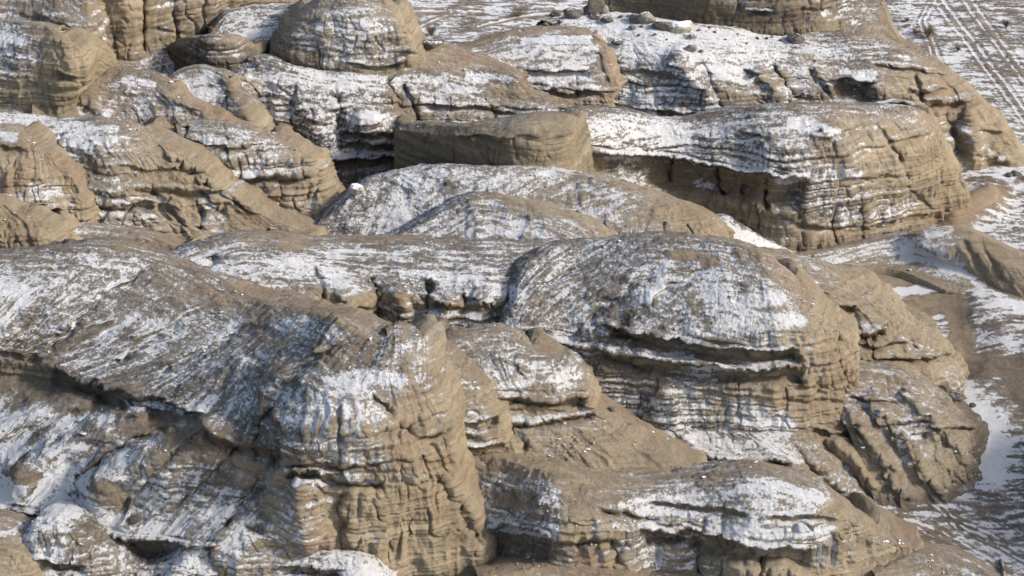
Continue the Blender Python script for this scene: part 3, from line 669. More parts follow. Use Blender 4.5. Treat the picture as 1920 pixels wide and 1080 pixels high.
hill('hill', 'long right hand cliff ridge with a snowy cap above a dark overhung wall',
 [[(1060,215),(1110,203),(1180,212),(1240,224),(1290,222),(1360,205),(1450,198),(1560,196),(1660,197),(1715,203),(1738,215)],
  [(1060,240),(1110,235),(1180,235),(1240,240),(1300,245),(1370,240),(1450,235),(1560,228),(1650,228),(1720,232),(1755,255)],
  [(1070,265),(1110,262),(1180,262),(1240,265),(1310,275),(1380,275),(1460,275),(1560,270),(1650,265),(1720,270),(1775,285)],
  [(1080,288),(1110,283),(1190,286),(1250,290),(1320,300),(1390,312),(1470,322),(1560,325),(1650,320),(1730,320),(1795,320)],
  [(1080,340),(1110,335),(1190,340),(1250,350),(1320,360),(1390,370),(1470,375),(1560,380),(1650,375),(1730,370),(1812,360)],
  [(1080,400),(1110,395),(1190,395),(1260,400),(1330,420),(1400,445),(1480,472),(1560,463),(1650,445),(1730,425),(1820,405)]],
 [22,48,66,86,84], (5, [4.4,4,3.2,2.2,1.3,.6,0,0,0,0,0]),
 [[.2,.3,.5,.6,.5,.4,.3,.3,.4,.3,.1],[.5,.6,.6,.8,.75,.6,.7,.2,.2,.15,.05],[.6,.5,.65,.6,.5,.45,.4,.15,.1,.05,0],[.6,.6,.6,.6,.6,.6,.5,.3,.1,0,0],
  [.3,.3,.2,.02,.02,.05,.35,.3,.15,.02,0],[.1,.1,.05,.02,.02,.05,.1,.2,.1,.02,0]],
 tone=[.7,[.7,.6,.6,.8,.8,.8,.7,.4,.3,.2,.2],[.5,.5,.6,.8,.8,.8,.7,.4,.2,.1,.1],[.5,.5,.6,.8,.8,.7,.6,.4,.2,.1,.1],[.6,.6,.7,.8,.7,.7,.6,.5,.3,.1,0],.4], side='r', seed=16, sy=(6, 5), green=[0,0,0,0,.4,.4],
 marks=[('under', [(1095,282),(1190,287),(1250,293),(1340,305),(1420,325),(1510,332)], 34, 1.7, .6), ('band', [(1230,320),(1330,340),(1430,370)], 26, .35),  # band also paints in the shade of the wall under the overhang
  ('crack', [(1348,310),(1352,370)], 8, 1.8), ('crack', [(1442,330),(1436,395)], 6, 1.4), ('crack', [(1255,295),(1258,340)], 8, 1.0), ('crack', [(1398,320),(1390,370)], 5, .8),
  ('crack', [(1560,385),(1562,460)], 7, 1.0), ('crack', [(1612,380),(1618,455)], 6, .9), ('crack', [(1500,400),(1505,465)], 10, .8), ('crack', [(1570,330),(1600,380)], 8, .5),
  ('crack', [(1660,260),(1700,330)], 9, .7), ('crack', [(1690,340),(1750,400)], 8, .6), ('crack', [(1640,230),(1680,300)], 8, .5), ('under', [(1560,330),(1640,328),(1690,322)], 6, .35, .2),
  ('under', [(1650,262),(1740,255)], 5, .3, .2), ('under', [(1480,415),(1600,425),(1760,398)], 8, .5, .2), ('bump', [(1560,240),(1590,300)], 30, .9),
  ('snow', [(1490,230),(1560,250)], 12, .85), ('snow', [(1330,260),(1460,300)], 20, .45), ('snow', [(1470,330),(1600,325)], 10, .85), ('snow', [(1180,240),(1240,245)], 12, .85), ('snow', [(1260,290),(1380,300)], 7, .85),
  ('snow', [(1160,310),(1230,350)], 28, .45), ('snow', [(1240,330),(1430,390)], 24, .01), ('snow', [(1500,370),(1600,400)], 22, .4), ('snow', [(1640,400),(1700,385)], 20, .3), ('snow', [(1310,345),(1340,350)], 8, .6)])
hill('snow_drift', 'triangular snow drift at the foot of the dark overhung wall',
 [[(1335,405),(1360,406),(1400,430),(1440,450),(1485,473)], [(1330,430),(1370,442),(1405,457),(1440,466),(1490,477)], [(1330,475),(1370,478),(1420,480),(1460,480),(1505,481)]],
 [38,28], (2, [2.6,2.6,2.2,1.3,.4]), [.75,.9,.9], tone=.6, seed=17, rough=.6, back=(3, 8), marks=[('snow', [(1380,418),(1440,440)], 5, .35)])

hill('hill', 'tan left hand hill with a grey snow streaked hollow down its front',
 [[(-40,215),(30,222),(90,228),(140,226),(190,227),(235,232),(268,242)], [(-30,260),(40,262),(100,260),(160,262),(220,262),(290,270),(345,290)],
  [(-20,300),(50,300),(115,300),(180,305),(250,305),(320,310),(388,325)], [(-10,345),(60,345),(130,345),(195,355),(270,352),(350,350),(425,355)],
  [(0,385),(80,385),(150,380),(220,395),(300,395),(400,395),(500,405)], [(0,440),(100,440),(170,440),(250,440),(350,445),(450,445),(580,442)],
  [(0,490),(100,490),(170,490),(250,490),(350,490),(450,490),(590,480)]],
 [12,45,55,62,[60,60,60,58,52,45,40],45], (5, 9.0),
 [[.9,.9,.7,.6,.2,.15,.1],[.5,.3,.8,.8,.5,.05,0],[.3,.1,.5,.6,.2,.02,0],[.1,.1,.4,.5,.05,.02,0],[.2,.2,.4,.45,.15,.1,0],[.2,.2,.45,.35,.15,.1,.02],.2],
 tone=[.5,[.5,.4,.5,.5,.3,.3,.3],[.5,.4,.7,.6,.3,.1,.1],[.4,.3,.8,.7,.2,0,0],.2,.2,.2], side='r', seed=18, rough=1.3, rill=.9, sy=(6, 5),
 marks=[('crack', [(112,250),(118,300),(150,360),(160,430)], 9, 1.2), ('bump', [(180,270),(200,340)], 50, .9), ('under', [(150,370),(230,382),(290,378)], 9, .6, .2),
  ('crack', [(330,300),(400,350),(480,400)], 8, .5), ('crack', [(280,260),(340,310),(400,370),(430,420)], 8, .5), ('under', [(250,352),(340,354),(425,352)], 6, .4, .2), ('under', [(230,312),(310,316),(390,320)], 5, .3), ('snow', [(130,240),(220,245)], 9, .9), ('snow', [(140,265),(240,262)], 8, .9), ('snow', [(130,320),(200,330)], 30, .3), ('snow', [(400,358),(430,362)], 6, .7), ('snow', [(390,385),(410,430)], 20, .5),
  ('snow', [(190,390),(260,410)], 24, .5), ('crack', [(300,370),(350,430)], 9, .7), ('crack', [(375,370),(380,430)], 8, .9), ('crack', [(250,380),(225,430)], 6, .6), ('crack', [(280,340),(310,400),(330,440)], 8, .6)])
hill('hill', 'rust tinted bare hill at the left edge',
 [[(-60,255),(-20,242),(20,240),(45,246)], [(-60,290),(-10,285),(45,280),(92,288)], [(-60,330),(-10,330),(60,325),(132,325)], [(-60,380),(0,385),(80,385),(158,372)], [(-60,430),(0,430),(90,430),(168,425)], [(-60,480),(0,480),(90,480),(168,475)]],
 [15,48,60,62,60], (4, 10.6), [[.3,.3,.3,.1],[.1,.1,.05,.05],[.05,.05,.02,0],[.4,.45,.3,0],[.2,.3,.2,0],.1], tone=.1, side='r', seed=19, rough=1.3, rill=.7,
 marks=[('snow', [(0,255),(25,258)], 8, .8), ('under', [(0,275),(40,272)], 8, .6), ('snow', [(20,375),(70,385)], 13, .8), ('under', [(30,392),(75,388),(110,388)], 12, 1.0, .4), ('snow', [(60,350),(110,350)], 12, .4), ('snow', [(75,400),(120,420)], 12, .5)])
hill('hill', 'bright tan knob at the left edge above the foreground ridge',
 [[(-60,372),(-20,376),(15,388),(45,405)], [(-60,420),(-10,420),(45,420),(88,430)], [(-60,460),(0,460),(60,460),(104,458)], [(-60,510),(0,510),(60,510),(106,500)]],
 [35,60,64], (2, 12.0), [.03,.02,.02,.02], tone=0, side='r', seed=20, rough=1.3, rill=.7)
hill('hill', 'low flat mound with a light snow cover behind the left end of the foreground ridge',
 [[(90,442),(140,433),(200,431),(260,438),(310,455),(335,472)], [(90,460),(140,455),(200,458),(260,462),(300,470),(332,478)], [(90,510),(140,510),(200,510),(260,510),(300,510),(332,510)]],
 [22,30], (0, 11.5), [[.3,.5,.55,.2,.05,.02],[.5,.6,.3,.05,.02,.02],.1], tone=.4, side='r', seed=21)

hill('hill', 'rounded snow capped knoll with a ledge and a short tan cliff left of the pale snowy mass',
 [[(330,235),(352,228),(400,232),(440,236),(480,244),(510,256)], [(335,255),(350,255),(400,258),(445,262),(500,268),(550,280)], [(340,285),(355,290),(400,292),(450,292),(510,292),(576,298)],
  [(350,315),(380,318),(420,325),(470,328),(530,325),(584,318)], [(370,360),(400,362),(440,368),(490,370),(545,365),(600,350)], [(380,420),(420,420),(460,420),(510,420),(570,415),(625,400)]],
 [20,58,70,84,72], (3, 11.3), [[.4,.5,.5,.4,.1,.05],[.5,.6,.6,.5,.4,.1],[.4,.2,.3,.4,.3,.05],[.6,.4,.6,.75,.6,.2],[.1,.1,.2,.2,.05,0],[.3,.3,.5,.6,.4,.1]],
 tone=[.4,.4,.3,.3,.1,.1], side='r', seed=22, rough=1.3, rill=.7, marks=[('crack', [(428,240),(430,290)], 6, .7), ('crack', [(348,240),(346,280)], 9, 1.0), ('under', [(395,318),(440,326),(500,328),(582,320)], 10, .9, .5),
  ('crack', [(520,335),(525,390)], 8, .9), ('crack', [(460,340),(470,390)], 8, .7), ('green', [(390,280),(400,300)], 24, .8), ('under', [(360,268),(480,280)], 4, .2, .2)])
hill('hill', 'brown slope with scattered snow patches below the flat snowy gap on the left',
 [[(60,140),(120,135),(180,131),(240,133),(290,142),(318,160)], [(60,180),(120,170),(190,165),(250,168),(310,180),(352,198)], [(60,220),(130,210),(200,205),(270,210),(340,215),(400,222)],
  [(60,250),(140,245),(220,245),(300,250),(380,255),(440,245)], [(60,300),(140,300),(230,300),(320,300),(400,300),(460,300)]],
 [15,36,46,50], (2, 13.3), [[.1,.05,.05,.3,.3,.1],[.1,.05,.15,.5,.3,.1],[.2,.1,.4,.5,.3,.05],[.3,.2,.3,.3,.2,.05],.2], tone=[.6,.5,.4,.4,.4], side='r', seed=23, rough=1.3, rill=.7, streak=(2.2, .35),
 marks=[('snow', [(235,150),(290,165)], 7, .85), ('snow', [(125,200),(150,215)], 8, .85), ('snow', [(320,200),(345,206)], 6, .8), ('bump', [(170,185),(190,210)], 22, .8)])
hill('hill', 'small white topped dome beside the pale snowy mass',
 [[(308,152),(335,134),(370,126),(400,132),(428,150)], [(320,185),(345,185),(380,185),(415,185),(447,190)], [(330,215),(360,218),(400,222),(440,225),(478,232)], [(340,260),(370,262),(400,262),(440,262),(490,262)]],
 [30,58,60], (2, 11.8), [[.3,.4,.4,.5,.3],[.8,.85,.85,.7,.4],[.4,.5,.5,.2,.05],.3], tone=.5, side='r', seed=24, marks=[('crack', [(428,170),(432,215)], 9, 1.0), ('snow', [(350,172),(420,172)], 7, .95)])
hill('hill', 'pale snow plastered mass of rounded buttresses under the great dome',
 [[(380,125),(430,105),(480,105),(530,120),(600,132),(660,140),(710,145),(722,152)], [(400,170),(450,150),(500,150),(550,155),(610,160),(665,165),(710,170),(738,180)],
  [(430,215),(480,205),(530,205),(575,210),(625,210),(670,212),(720,215),(755,228)], [(460,250),(510,250),(550,255),(590,262),(630,262),(670,262),(720,262),(758,265)],
  [(490,280),(530,285),(570,292),(600,298),(640,297),(680,295),(720,292),(752,290)], [(500,330),(540,330),(580,335),(610,340),(650,340),(690,335),(720,330),(742,312)],
  [(500,420),(540,420),(580,420),(610,420),(650,420),(690,415),(720,410),(745,400)]],
 [30,56,70,74,84,36], (4, 4.8), [[.3,.3,.3,.6,.8,.8,.6,.2],[.5,.6,.65,.75,.8,.75,.6,.1],[.6,.6,.6,.55,.5,.45,.4,.1],[.6,.6,.55,.55,.5,.5,.5,.1],[.7,.6,.6,.8,.8,.7,.7,.4],[.3,.3,.2,.3,.1,.3,.2,.1],.55],
 tone=[.8,.7,.6,.5,.5,.4,.4], side='r', seed=25, sy=(5, 4), rough=1.2,
 marks=[('crack', [(632,170),(634,290)], 11, 1.7), ('crack', [(548,190),(560,285)], 10, 1.2), ('crack', [(470,140),(490,240)], 10, 1.0), ('crack', [(585,200),(590,280)], 6, .5), ('bump', [(690,230),(700,250)], 28, 1.1), ('bump', [(590,230),(600,250)], 22, .8),
  ('under', [(570,292),(640,299),(700,296),(755,290)], 12, .7, .5), ('under', [(640,246),(700,252),(750,248)], 8, .5, .3), ('under', [(645,270),(750,272)], 7, .5, .3), ('crack', [(620,300),(622,335)], 10, 1.2), ('snow', [(660,222),(720,226)], 12, .85),
  ('snow', [(590,285),(640,285)], 10, .9), ('under', [(560,225),(620,230)], 5, .3, .2)])
hill('hill', 'great grey dome with cracked snow on its face',
 [[(572,6),(598,-8),(632,-14),(668,-15),(700,-10),(726,0),(742,12)], [(540,38),(570,30),(615,25),(665,22),(705,25),(738,32),(760,46)], [(522,70),(555,68),(610,68),(665,65),(715,65),(752,68),(775,82)],
  [(511,98),(545,105),(600,112),(660,115),(715,115),(760,112),(786,112)], [(508,120),(540,128),(600,133),(655,140),(710,140),(755,140),(792,138)], [(508,140),(540,148),(600,153),(655,160),(710,160),(755,160),(792,158)]],
 [38,60,75,84,84], (4, [11.0,11.4,11.5,11.4,11.3,11.3,11.0]), [[.2,.2,.2,.25,.2,.05,0],[.1,.2,.45,.5,.5,.2,0],[.15,.3,.6,.65,.65,.3,0],[.02,.1,.3,.35,.35,.1,0],[.02,.05,.1,.2,.3,.05,0],.05],
 tone=[.6,.6,.5,.3,.3,.3], green=[.2,.4,.5,.7,.7,.7], side='lr', seed=26, flute=.7, strat=.6, sy=(6, 5), damp=.5,
 marks=[('band', [(515,100),(560,118),(640,122)], 22, .6), ('under', [(655,118),(700,122),(755,116)], 6, .5, .9), ('crack', [(668,62),(670,110)], 3.5, .3), ('crack', [(690,60),(692,112)], 3.5, .3), ('crack', [(715,62),(718,105)], 3, .25), ('crack', [(645,65),(648,108)], 3, .25),  # band darkens the lower left flank, painting in its shade
  ('snow', [(600,48),(700,46),(735,50)], 7, .85), ('bump', [(768,92),(770,94)], 6, .6), ('under', [(758,95),(780,97)], 5, .5, .9), ('tone', [(760,60),(785,130)], 18, 0), ('green', [(765,60),(788,130)], 18, .4)])
hill('hill', 'dark squared block left of the great dome',
 [[(315,86),(345,70),(390,65),(440,68),(478,88)], [(310,92),(340,84),(385,80),(430,85),(476,96)], [(305,132),(340,132),(390,130),(430,125),(474,118)], [(305,160),(340,160),(390,160),(430,155),(474,148)]],
 [14,86,80], (2, [8.4,10.0,11.7,12.0,11.6]), [[.1,.4,.5,.2,.02],[.02,.05,.3,.1,0],.01,.02], tone=[.3,.9,1,1], green=[0,.3,.6,.6], side='lr', seed=27, flute=.4, marks=[('band', [(310,110),(370,105)], 45, 1.0)])  # tone and band darken the left-facing side, shade put into the colour
hill('hill', 'brown slope running down to the right from the great dome',
 [[(770,78),(810,80),(860,95),(910,112),(950,128),(985,148)], [(765,110),(810,115),(865,125),(915,140),(960,150),(1002,170)], [(740,145),(790,145),(850,155),(920,165),(980,172),(1060,185)],
  [(715,175),(790,180),(860,185),(930,195),(1000,200),(1095,207)], [(740,240),(810,240),(870,240),(940,240),(1010,245),(1100,245)], [(740,300),(810,300),(870,300),(940,300),(1010,300),(1100,300)]],
 [18,34,38,62,70], (4, 7.2), [[.05,.1,.2,.1,.05,.02],[.02,.05,.2,.3,.15,.02],[.5,.5,.3,.1,.05,.02],[.4,.5,.5,.3,.3,.2],[.3,.4,.4,.5,.4,.4],.3], tone=[.7,.7,.6,.4,.4,.4], seed=28,
 marks=[('crack', [(720,150),(745,195),(760,235)], 7, 1.4), ('crack', [(758,160),(775,200),(785,235)], 7, 1.4), ('snow', [(840,160),(890,165)], 8, .9), ('snow', [(720,155),(830,150)], 8, .7), ('snow', [(880,145),(960,150)], 8, .7), ('crack', [(925,200),(930,235)], 9, .8),
  ('under', [(800,195),(880,200),(960,210)], 5, .4, .3), ('tone', [(790,90),(860,130)], 26, .3)])
hill('hill', 'snowy stepped hummocks between the brown slope and the big right massif',
 [[(855,92),(900,78),(960,62),(1010,52),(1060,52),(1095,58),(1112,66)], [(860,110),(910,105),(970,95),(1020,88),(1065,85),(1110,88),(1136,98)], [(870,125),(920,125),(980,128),(1025,128),(1070,128),(1115,130),(1150,142)],
  [(900,150),(940,150),(990,152),(1035,155),(1080,160),(1120,162),(1160,162)], [(930,190),(970,190),(1010,190),(1050,192),(1090,192),(1120,192),(1142,190)], [(930,240),(970,240),(1010,240),(1050,240),(1090,240),(1120,240),(1145,240)]],
 [14,40,48,72,75], (4, 7.6), [[.2,.2,.1,.1,.1,.1,.1],[.5,.6,.7,.8,.7,.6,.1],[.6,.6,.5,.4,.5,.4,.05],[.4,.4,.7,.7,.6,.4,.05],[.2,.2,.2,.2,.15,.1,.02],.2], tone=[.6,.5,.5,.4,.3,.3], side='r', seed=29,
 marks=[('snow', [(980,72),(1100,72)], 7, .9), ('under', [(985,128),(1060,132),(1100,136)], 7, .5, .5), ('under', [(990,165),(1060,172),(1130,168)], 7, .5, .3), ('snow', [(1000,140),(1100,145)], 8, .9), ('crack', [(1075,140),(1080,185)], 5, .4), ('crack', [(1125,100),(1138,160)], 8, .6)])
hill('hill', 'big right massif of snowy ribs stepping down to a dark ledge',
 [[(1020,45),(1090,28),(1160,30),(1250,40),(1350,50),(1430,55),(1510,60),(1580,62),(1640,65),(1690,78)],
  [(1090,60),(1120,70),(1180,75),(1260,80),(1350,85),(1440,95),(1530,95),(1610,95),(1680,98),(1745,115)],
  [(1130,110),(1160,120),(1220,120),(1290,125),(1370,130),(1460,135),(1550,135),(1640,135),(1720,140),(1795,155)],
  [(1140,160),(1180,165),(1240,165),(1310,165),(1390,168),(1480,170),(1570,170),(1660,170),(1740,175),(1832,185)],
  [(1145,190),(1190,200),(1250,210),(1330,215),(1400,212),(1500,195),(1590,195),(1670,196),(1750,200),(1862,212)],
  [(1150,240),(1200,250),(1260,260),(1340,260),(1410,260),(1500,260),(1600,260),(1690,260),(1775,262),(1895,262)],
  [(1150,300),(1200,300),(1260,310),(1340,310),(1410,320),(1500,320),(1600,320),(1690,320),(1790,325),(1930,325)]],
 [10,36,46,64,[80]*8+[75,55],[60]*8+[62,50]], (4, [6.8,6.6,6.4,6.4,6.4,6.6,6.6,6.6,6.2,4.6]),
 [[.5,.8,.9,.9,.9,.9,.6,.2,.2,.1],[.6,.75,.8,.85,.8,.8,.7,.6,.3,.2],[.5,.5,.6,.6,.6,.5,.4,.3,.2,.05],[.6,.5,.5,.4,.4,.3,.4,.3,.05,0],[.7,.7,.6,.5,.2,.3,.5,.5,.2,0],[.3,.3,.3,.3,.2,.2,.2,.2,.3,0],.2],
 tone=[.6,.6,[.7,.7,.6,.5,.5,.4,.6,.5,.3,.2],[.8,.8,.7,.5,.5,.4,.6,.5,.2,.1],.3,.2,.2], side='r', seed=30, sy=(5, 4), rough=1.25,
 marks=[('crack', [(1310,112),(1335,160),(1362,205)], 11, 1.0), ('bump', [(1280,110),(1320,170)], 22, 1.0), ('crack', [(1445,120),(1470,150),(1500,192)], 8, .9), ('bump', [(1425,130),(1460,175)], 16, .9),
  ('crack', [(1520,130),(1548,165),(1562,192)], 7, .8), ('crack', [(1712,130),(1722,160),(1730,192)], 7, .9), ('crack', [(1120,75),(1150,120),(1165,170)], 9, 1.0),
  ('under', [(1562,150),(1600,148),(1640,152)], 26, 1.6, .2), ('under', [(1380,200),(1480,196),(1600,196),(1720,192)], 8, .7, .4), ('under', [(1735,192),(1790,188),(1830,184)], 9, .8, .7),
  ('crack', [(1770,205),(1790,250),(1800,300)], 24, 1.5), ('bump', [(1815,200),(1830,290)], 16, .9), ('under', [(1230,205),(1330,212),(1390,215)], 12, .9, .5), ('band', [(1170,150),(1260,155)], 22, .5), ('band', [(1360,170),(1420,185)], 18, .6),
  ('snow', [(1160,180),(1230,195)], 9, .9), ('snow', [(1180,150),(1260,150)], 20, .3), ('snow', [(1370,175),(1430,185)], 16, .25), ('snow', [(1590,160),(1620,170)], 12, .4), ('snow', [(1330,130),(1400,145)], 14, .8),
  ('snow', [(1580,135),(1640,145)], 8, .8), ('tone', [(1510,110),(1560,140)], 20, .1), ('snow', [(1800,215),(1815,260)], 10, .5), ('under', [(1850,300),(1890,298)], 8, .6, .6), ('under', [(1640,120),(1700,126),(1780,140)], 5, .4, .3), ('under', [(1700,165),(1780,168)], 5, .35, .2), ('crack', [(1760,140),(1800,190)], 6, .4), ('under', [(1830,240),(1880,245)], 5, .35), ('under', [(1200,130),(1280,136)], 5, .3, .2), ('under', [(1390,130),(1440,138)], 5, .3, .2)])
hill('hill', 'dark flat topped mesa along the top edge of the view',
 [[(1137,-70),(1250,-70),(1350,-70),(1450,-60),(1540,-45),(1600,-30),(1635,-15),(1655,0)], [(1132,0),(1230,5),(1330,10),(1430,20),(1510,22),(1580,25),(1630,28),(1668,38)],
  [(1130,27),(1220,30),(1310,46),(1420,66),(1510,74),(1570,72),(1630,74),(1690,82)], [(1130,60),(1220,60),(1310,76),(1420,96),(1510,100),(1570,100),(1630,104),(1690,110)]],
 [[74,74,74,70,64,40,36,36],[86,86,86,84,80,50,42,40],[70,70,70,70,65,50,40,40]], (2, [11.3,11.7,11.8,11.1,10.6,10.2,10.0,9.6]), [[.1,.1,.1,.1,.15,.4,.4,.1],[.08,.08,.08,.1,.1,.35,.3,.03],[.01,.01,.01,.02,.02,.1,.1,.02],.02],
 tone=[.7,.7,.7,.3], green=[.8,[.8,.8,.8,.8,.6,.1,0,0],[.8,.8,.8,.8,.6,.1,0,0],.3], side='lr', seed=31, flute=.4, strat=.6, step=1.7,
 marks=[('band', [(1130,0),(1300,15),(1460,40)], 70, 1.0), ('snow', [(1400,17),(1440,18)], 6, .95), ('under', [(1395,20),(1445,22)], 6, .7, .6), ('under', [(1500,18),(1530,18)], 5, .5, .3), ('snow', [(1600,50),(1620,70)], 12, .6)])  # band: dark rock, with the shade of the face painted in too
hill('hill', 'fluted brown cliffs with deep clefts in the top left',
 [[(60,-70),(130,-70),(200,-70),(265,-70),(330,-70),(400,-70),(470,-60),(540,-40),(600,-30)], [(60,0),(130,0),(200,0),(265,0),(330,0),(400,0),(470,0),(540,2),(600,5)],
  [(100,60),(140,65),(200,70),(265,75),(320,60),(380,55),(440,30),(500,15),(600,15)], [(110,95),(150,108),(200,112),(268,108),(310,98),(360,85),(420,60),(490,30),(600,25)],
  [(110,130),(150,130),(210,132),(270,130),(320,122),(370,112),(430,92),(500,62),(600,50)]],
 [82,84,84,18], (3, [11.2,11.2,11,10.8,10.6,10.4,10,9.6,9.4]), [[.2,.2,.1,.1,.3,.2,.1,.05,.05],[.2,.15,.05,.1,.25,.15,.1,.05,.05],.06,[.05,.05,.02,.3,.3,.2,.1,.1,.1],[.1,.1,.2,.8,.8,.7,.3,.2,.2]],
 tone=[.3,.3,.2,.3,.6], seed=32, flute=.8, strat=.45, step=1.6,
 marks=[('crack', [(266,-20),(268,100)], 8, 3.0), ('crack', [(160,-20),(168,90)], 8, 1.8), ('crack', [(320,-20),(330,90)], 12, 1.6), ('crack', [(375,-10),(380,70)], 5, .9), ('bump', [(235,-10),(245,100)], 18, .5), ('crack', [(218,60),(222,92)], 8, 1.2),
  ('band', [(190,-10),(200,90)], 12, .6), ('band', [(290,0),(300,90)], 18, .6), ('band', [(350,0),(355,80)], 14, .4), ('under', [(280,52),(350,56)], 5, .4, .5)])
hill('hill', 'white snowy hummock tucked behind the great dome on the left',
 [[(403,55),(425,27),(460,16),(500,12),(560,8)], [(408,78),(430,62),(470,55),(510,50),(560,50)], [(415,102),(440,100),(480,100),(520,100),(560,100)]],
 [25,50], (2, 11.3), [[.2,.7,.7,.6,.5],[.3,.75,.75,.6,.5],.6], tone=.7, side='l', seed=33)
hill('hill', 'snow dusted slope in the top left corner',
 [[(-60,-60),(60,-50),(125,-30),(160,0)], [(-60,20),(50,22),(110,30),(165,45)], [(-60,75),(50,80),(120,98),(166,104)], [(-60,110),(50,115),(120,125),(166,130)]],
 [38,60,40], (2, 13.6), [[.3,.3,.2,.1],[.35,.35,.3,.3],[.5,.4,.3,.1],.2], tone=.5, side='r', seed=34)
hill('hill', 'snow topped bluff with a pale tan right face at the left edge',
 [[(-60,40),(-10,38),(30,42),(70,46),(100,52),(120,60)], [(-60,80),(-10,80),(30,75),(75,70),(120,72),(148,86)], [(-60,130),(-10,132),(40,130),(90,125),(130,120),(160,115)],
  [(-60,150),(-10,150),(40,150),(90,148),(125,145),(158,140)], [(-60,195),(-10,195),(40,200),(80,205),(115,212),(135,205)], [(-60,250),(-10,250),(40,255),(80,260),(115,262),(145,250)]],
 [24,60,80,84,30], (4, 13.8), [[.3,.4,.4,.3,.05,0],[.5,.8,.7,.2,0,0],[.4,.5,.4,.02,0,0],[.15,.15,.1,.02,0,0],[.3,.3,.2,.05,0,0],[.9,.9,.85,.5,.2,.1]],
 tone=[.5,.5,[.6,.6,.5,.1,0,0],[.5,.5,.5,.2,.1,0],.3,.4], green=[.2,.2,.2,.5,.7,.2], side='r', seed=35, marks=[('snow', [(20,80),(60,100)], 20, .75), ('under', [(105,132),(125,140),(140,142)], 8, .8)])

hill('hill', 'smooth low mound with a snow filled left side on the right edge of the plain',
 [[(1480,484),(1560,470),(1640,453),(1690,441),(1720,438),(1790,430),(1840,440),(1900,470),(1980,500)], [(1480,488),(1560,480),(1640,468),(1700,460),(1740,465),(1800,465),(1850,480),(1910,505),(1990,530)],
  [(1480,492),(1560,495),(1640,482),(1720,482),(1790,500),(1850,530),(1890,550),(1940,565),(2000,570)], [(1480,500),(1560,510),(1640,502),(1700,512),(1780,547),(1850,562),(1890,574),(1940,587),(2000,592)]],
 [16,32,16], (3, 0.1), [[.2,.4,.4,.6,.5,.2,.02,.02,.02],[.2,.5,.5,.8,.75,.1,.02,.02,.02],[.3,.6,.4,.6,.6,.05,.02,.02,.02],[.4,.6,.2,.1,.1,.02,.02,.02,.02]],
 tone=.25, seed=36, rough=.5, strat=.2, flute=.4, streak=(3.5, .35), back=(10, 16),
 marks=[('snow', [(1700,478),(1780,500),(1845,530)], 9, .9), ('snow', [(1600,472),(1680,500)], 14, .35), ('snow', [(1740,440),(1785,432)], 7, .95), ('snow', [(1700,465),(1760,480)], 14, .85), ('crack', [(1800,450),(1870,540)], 8, .3), ('crack', [(1830,450),(1910,550)], 8, .3)])

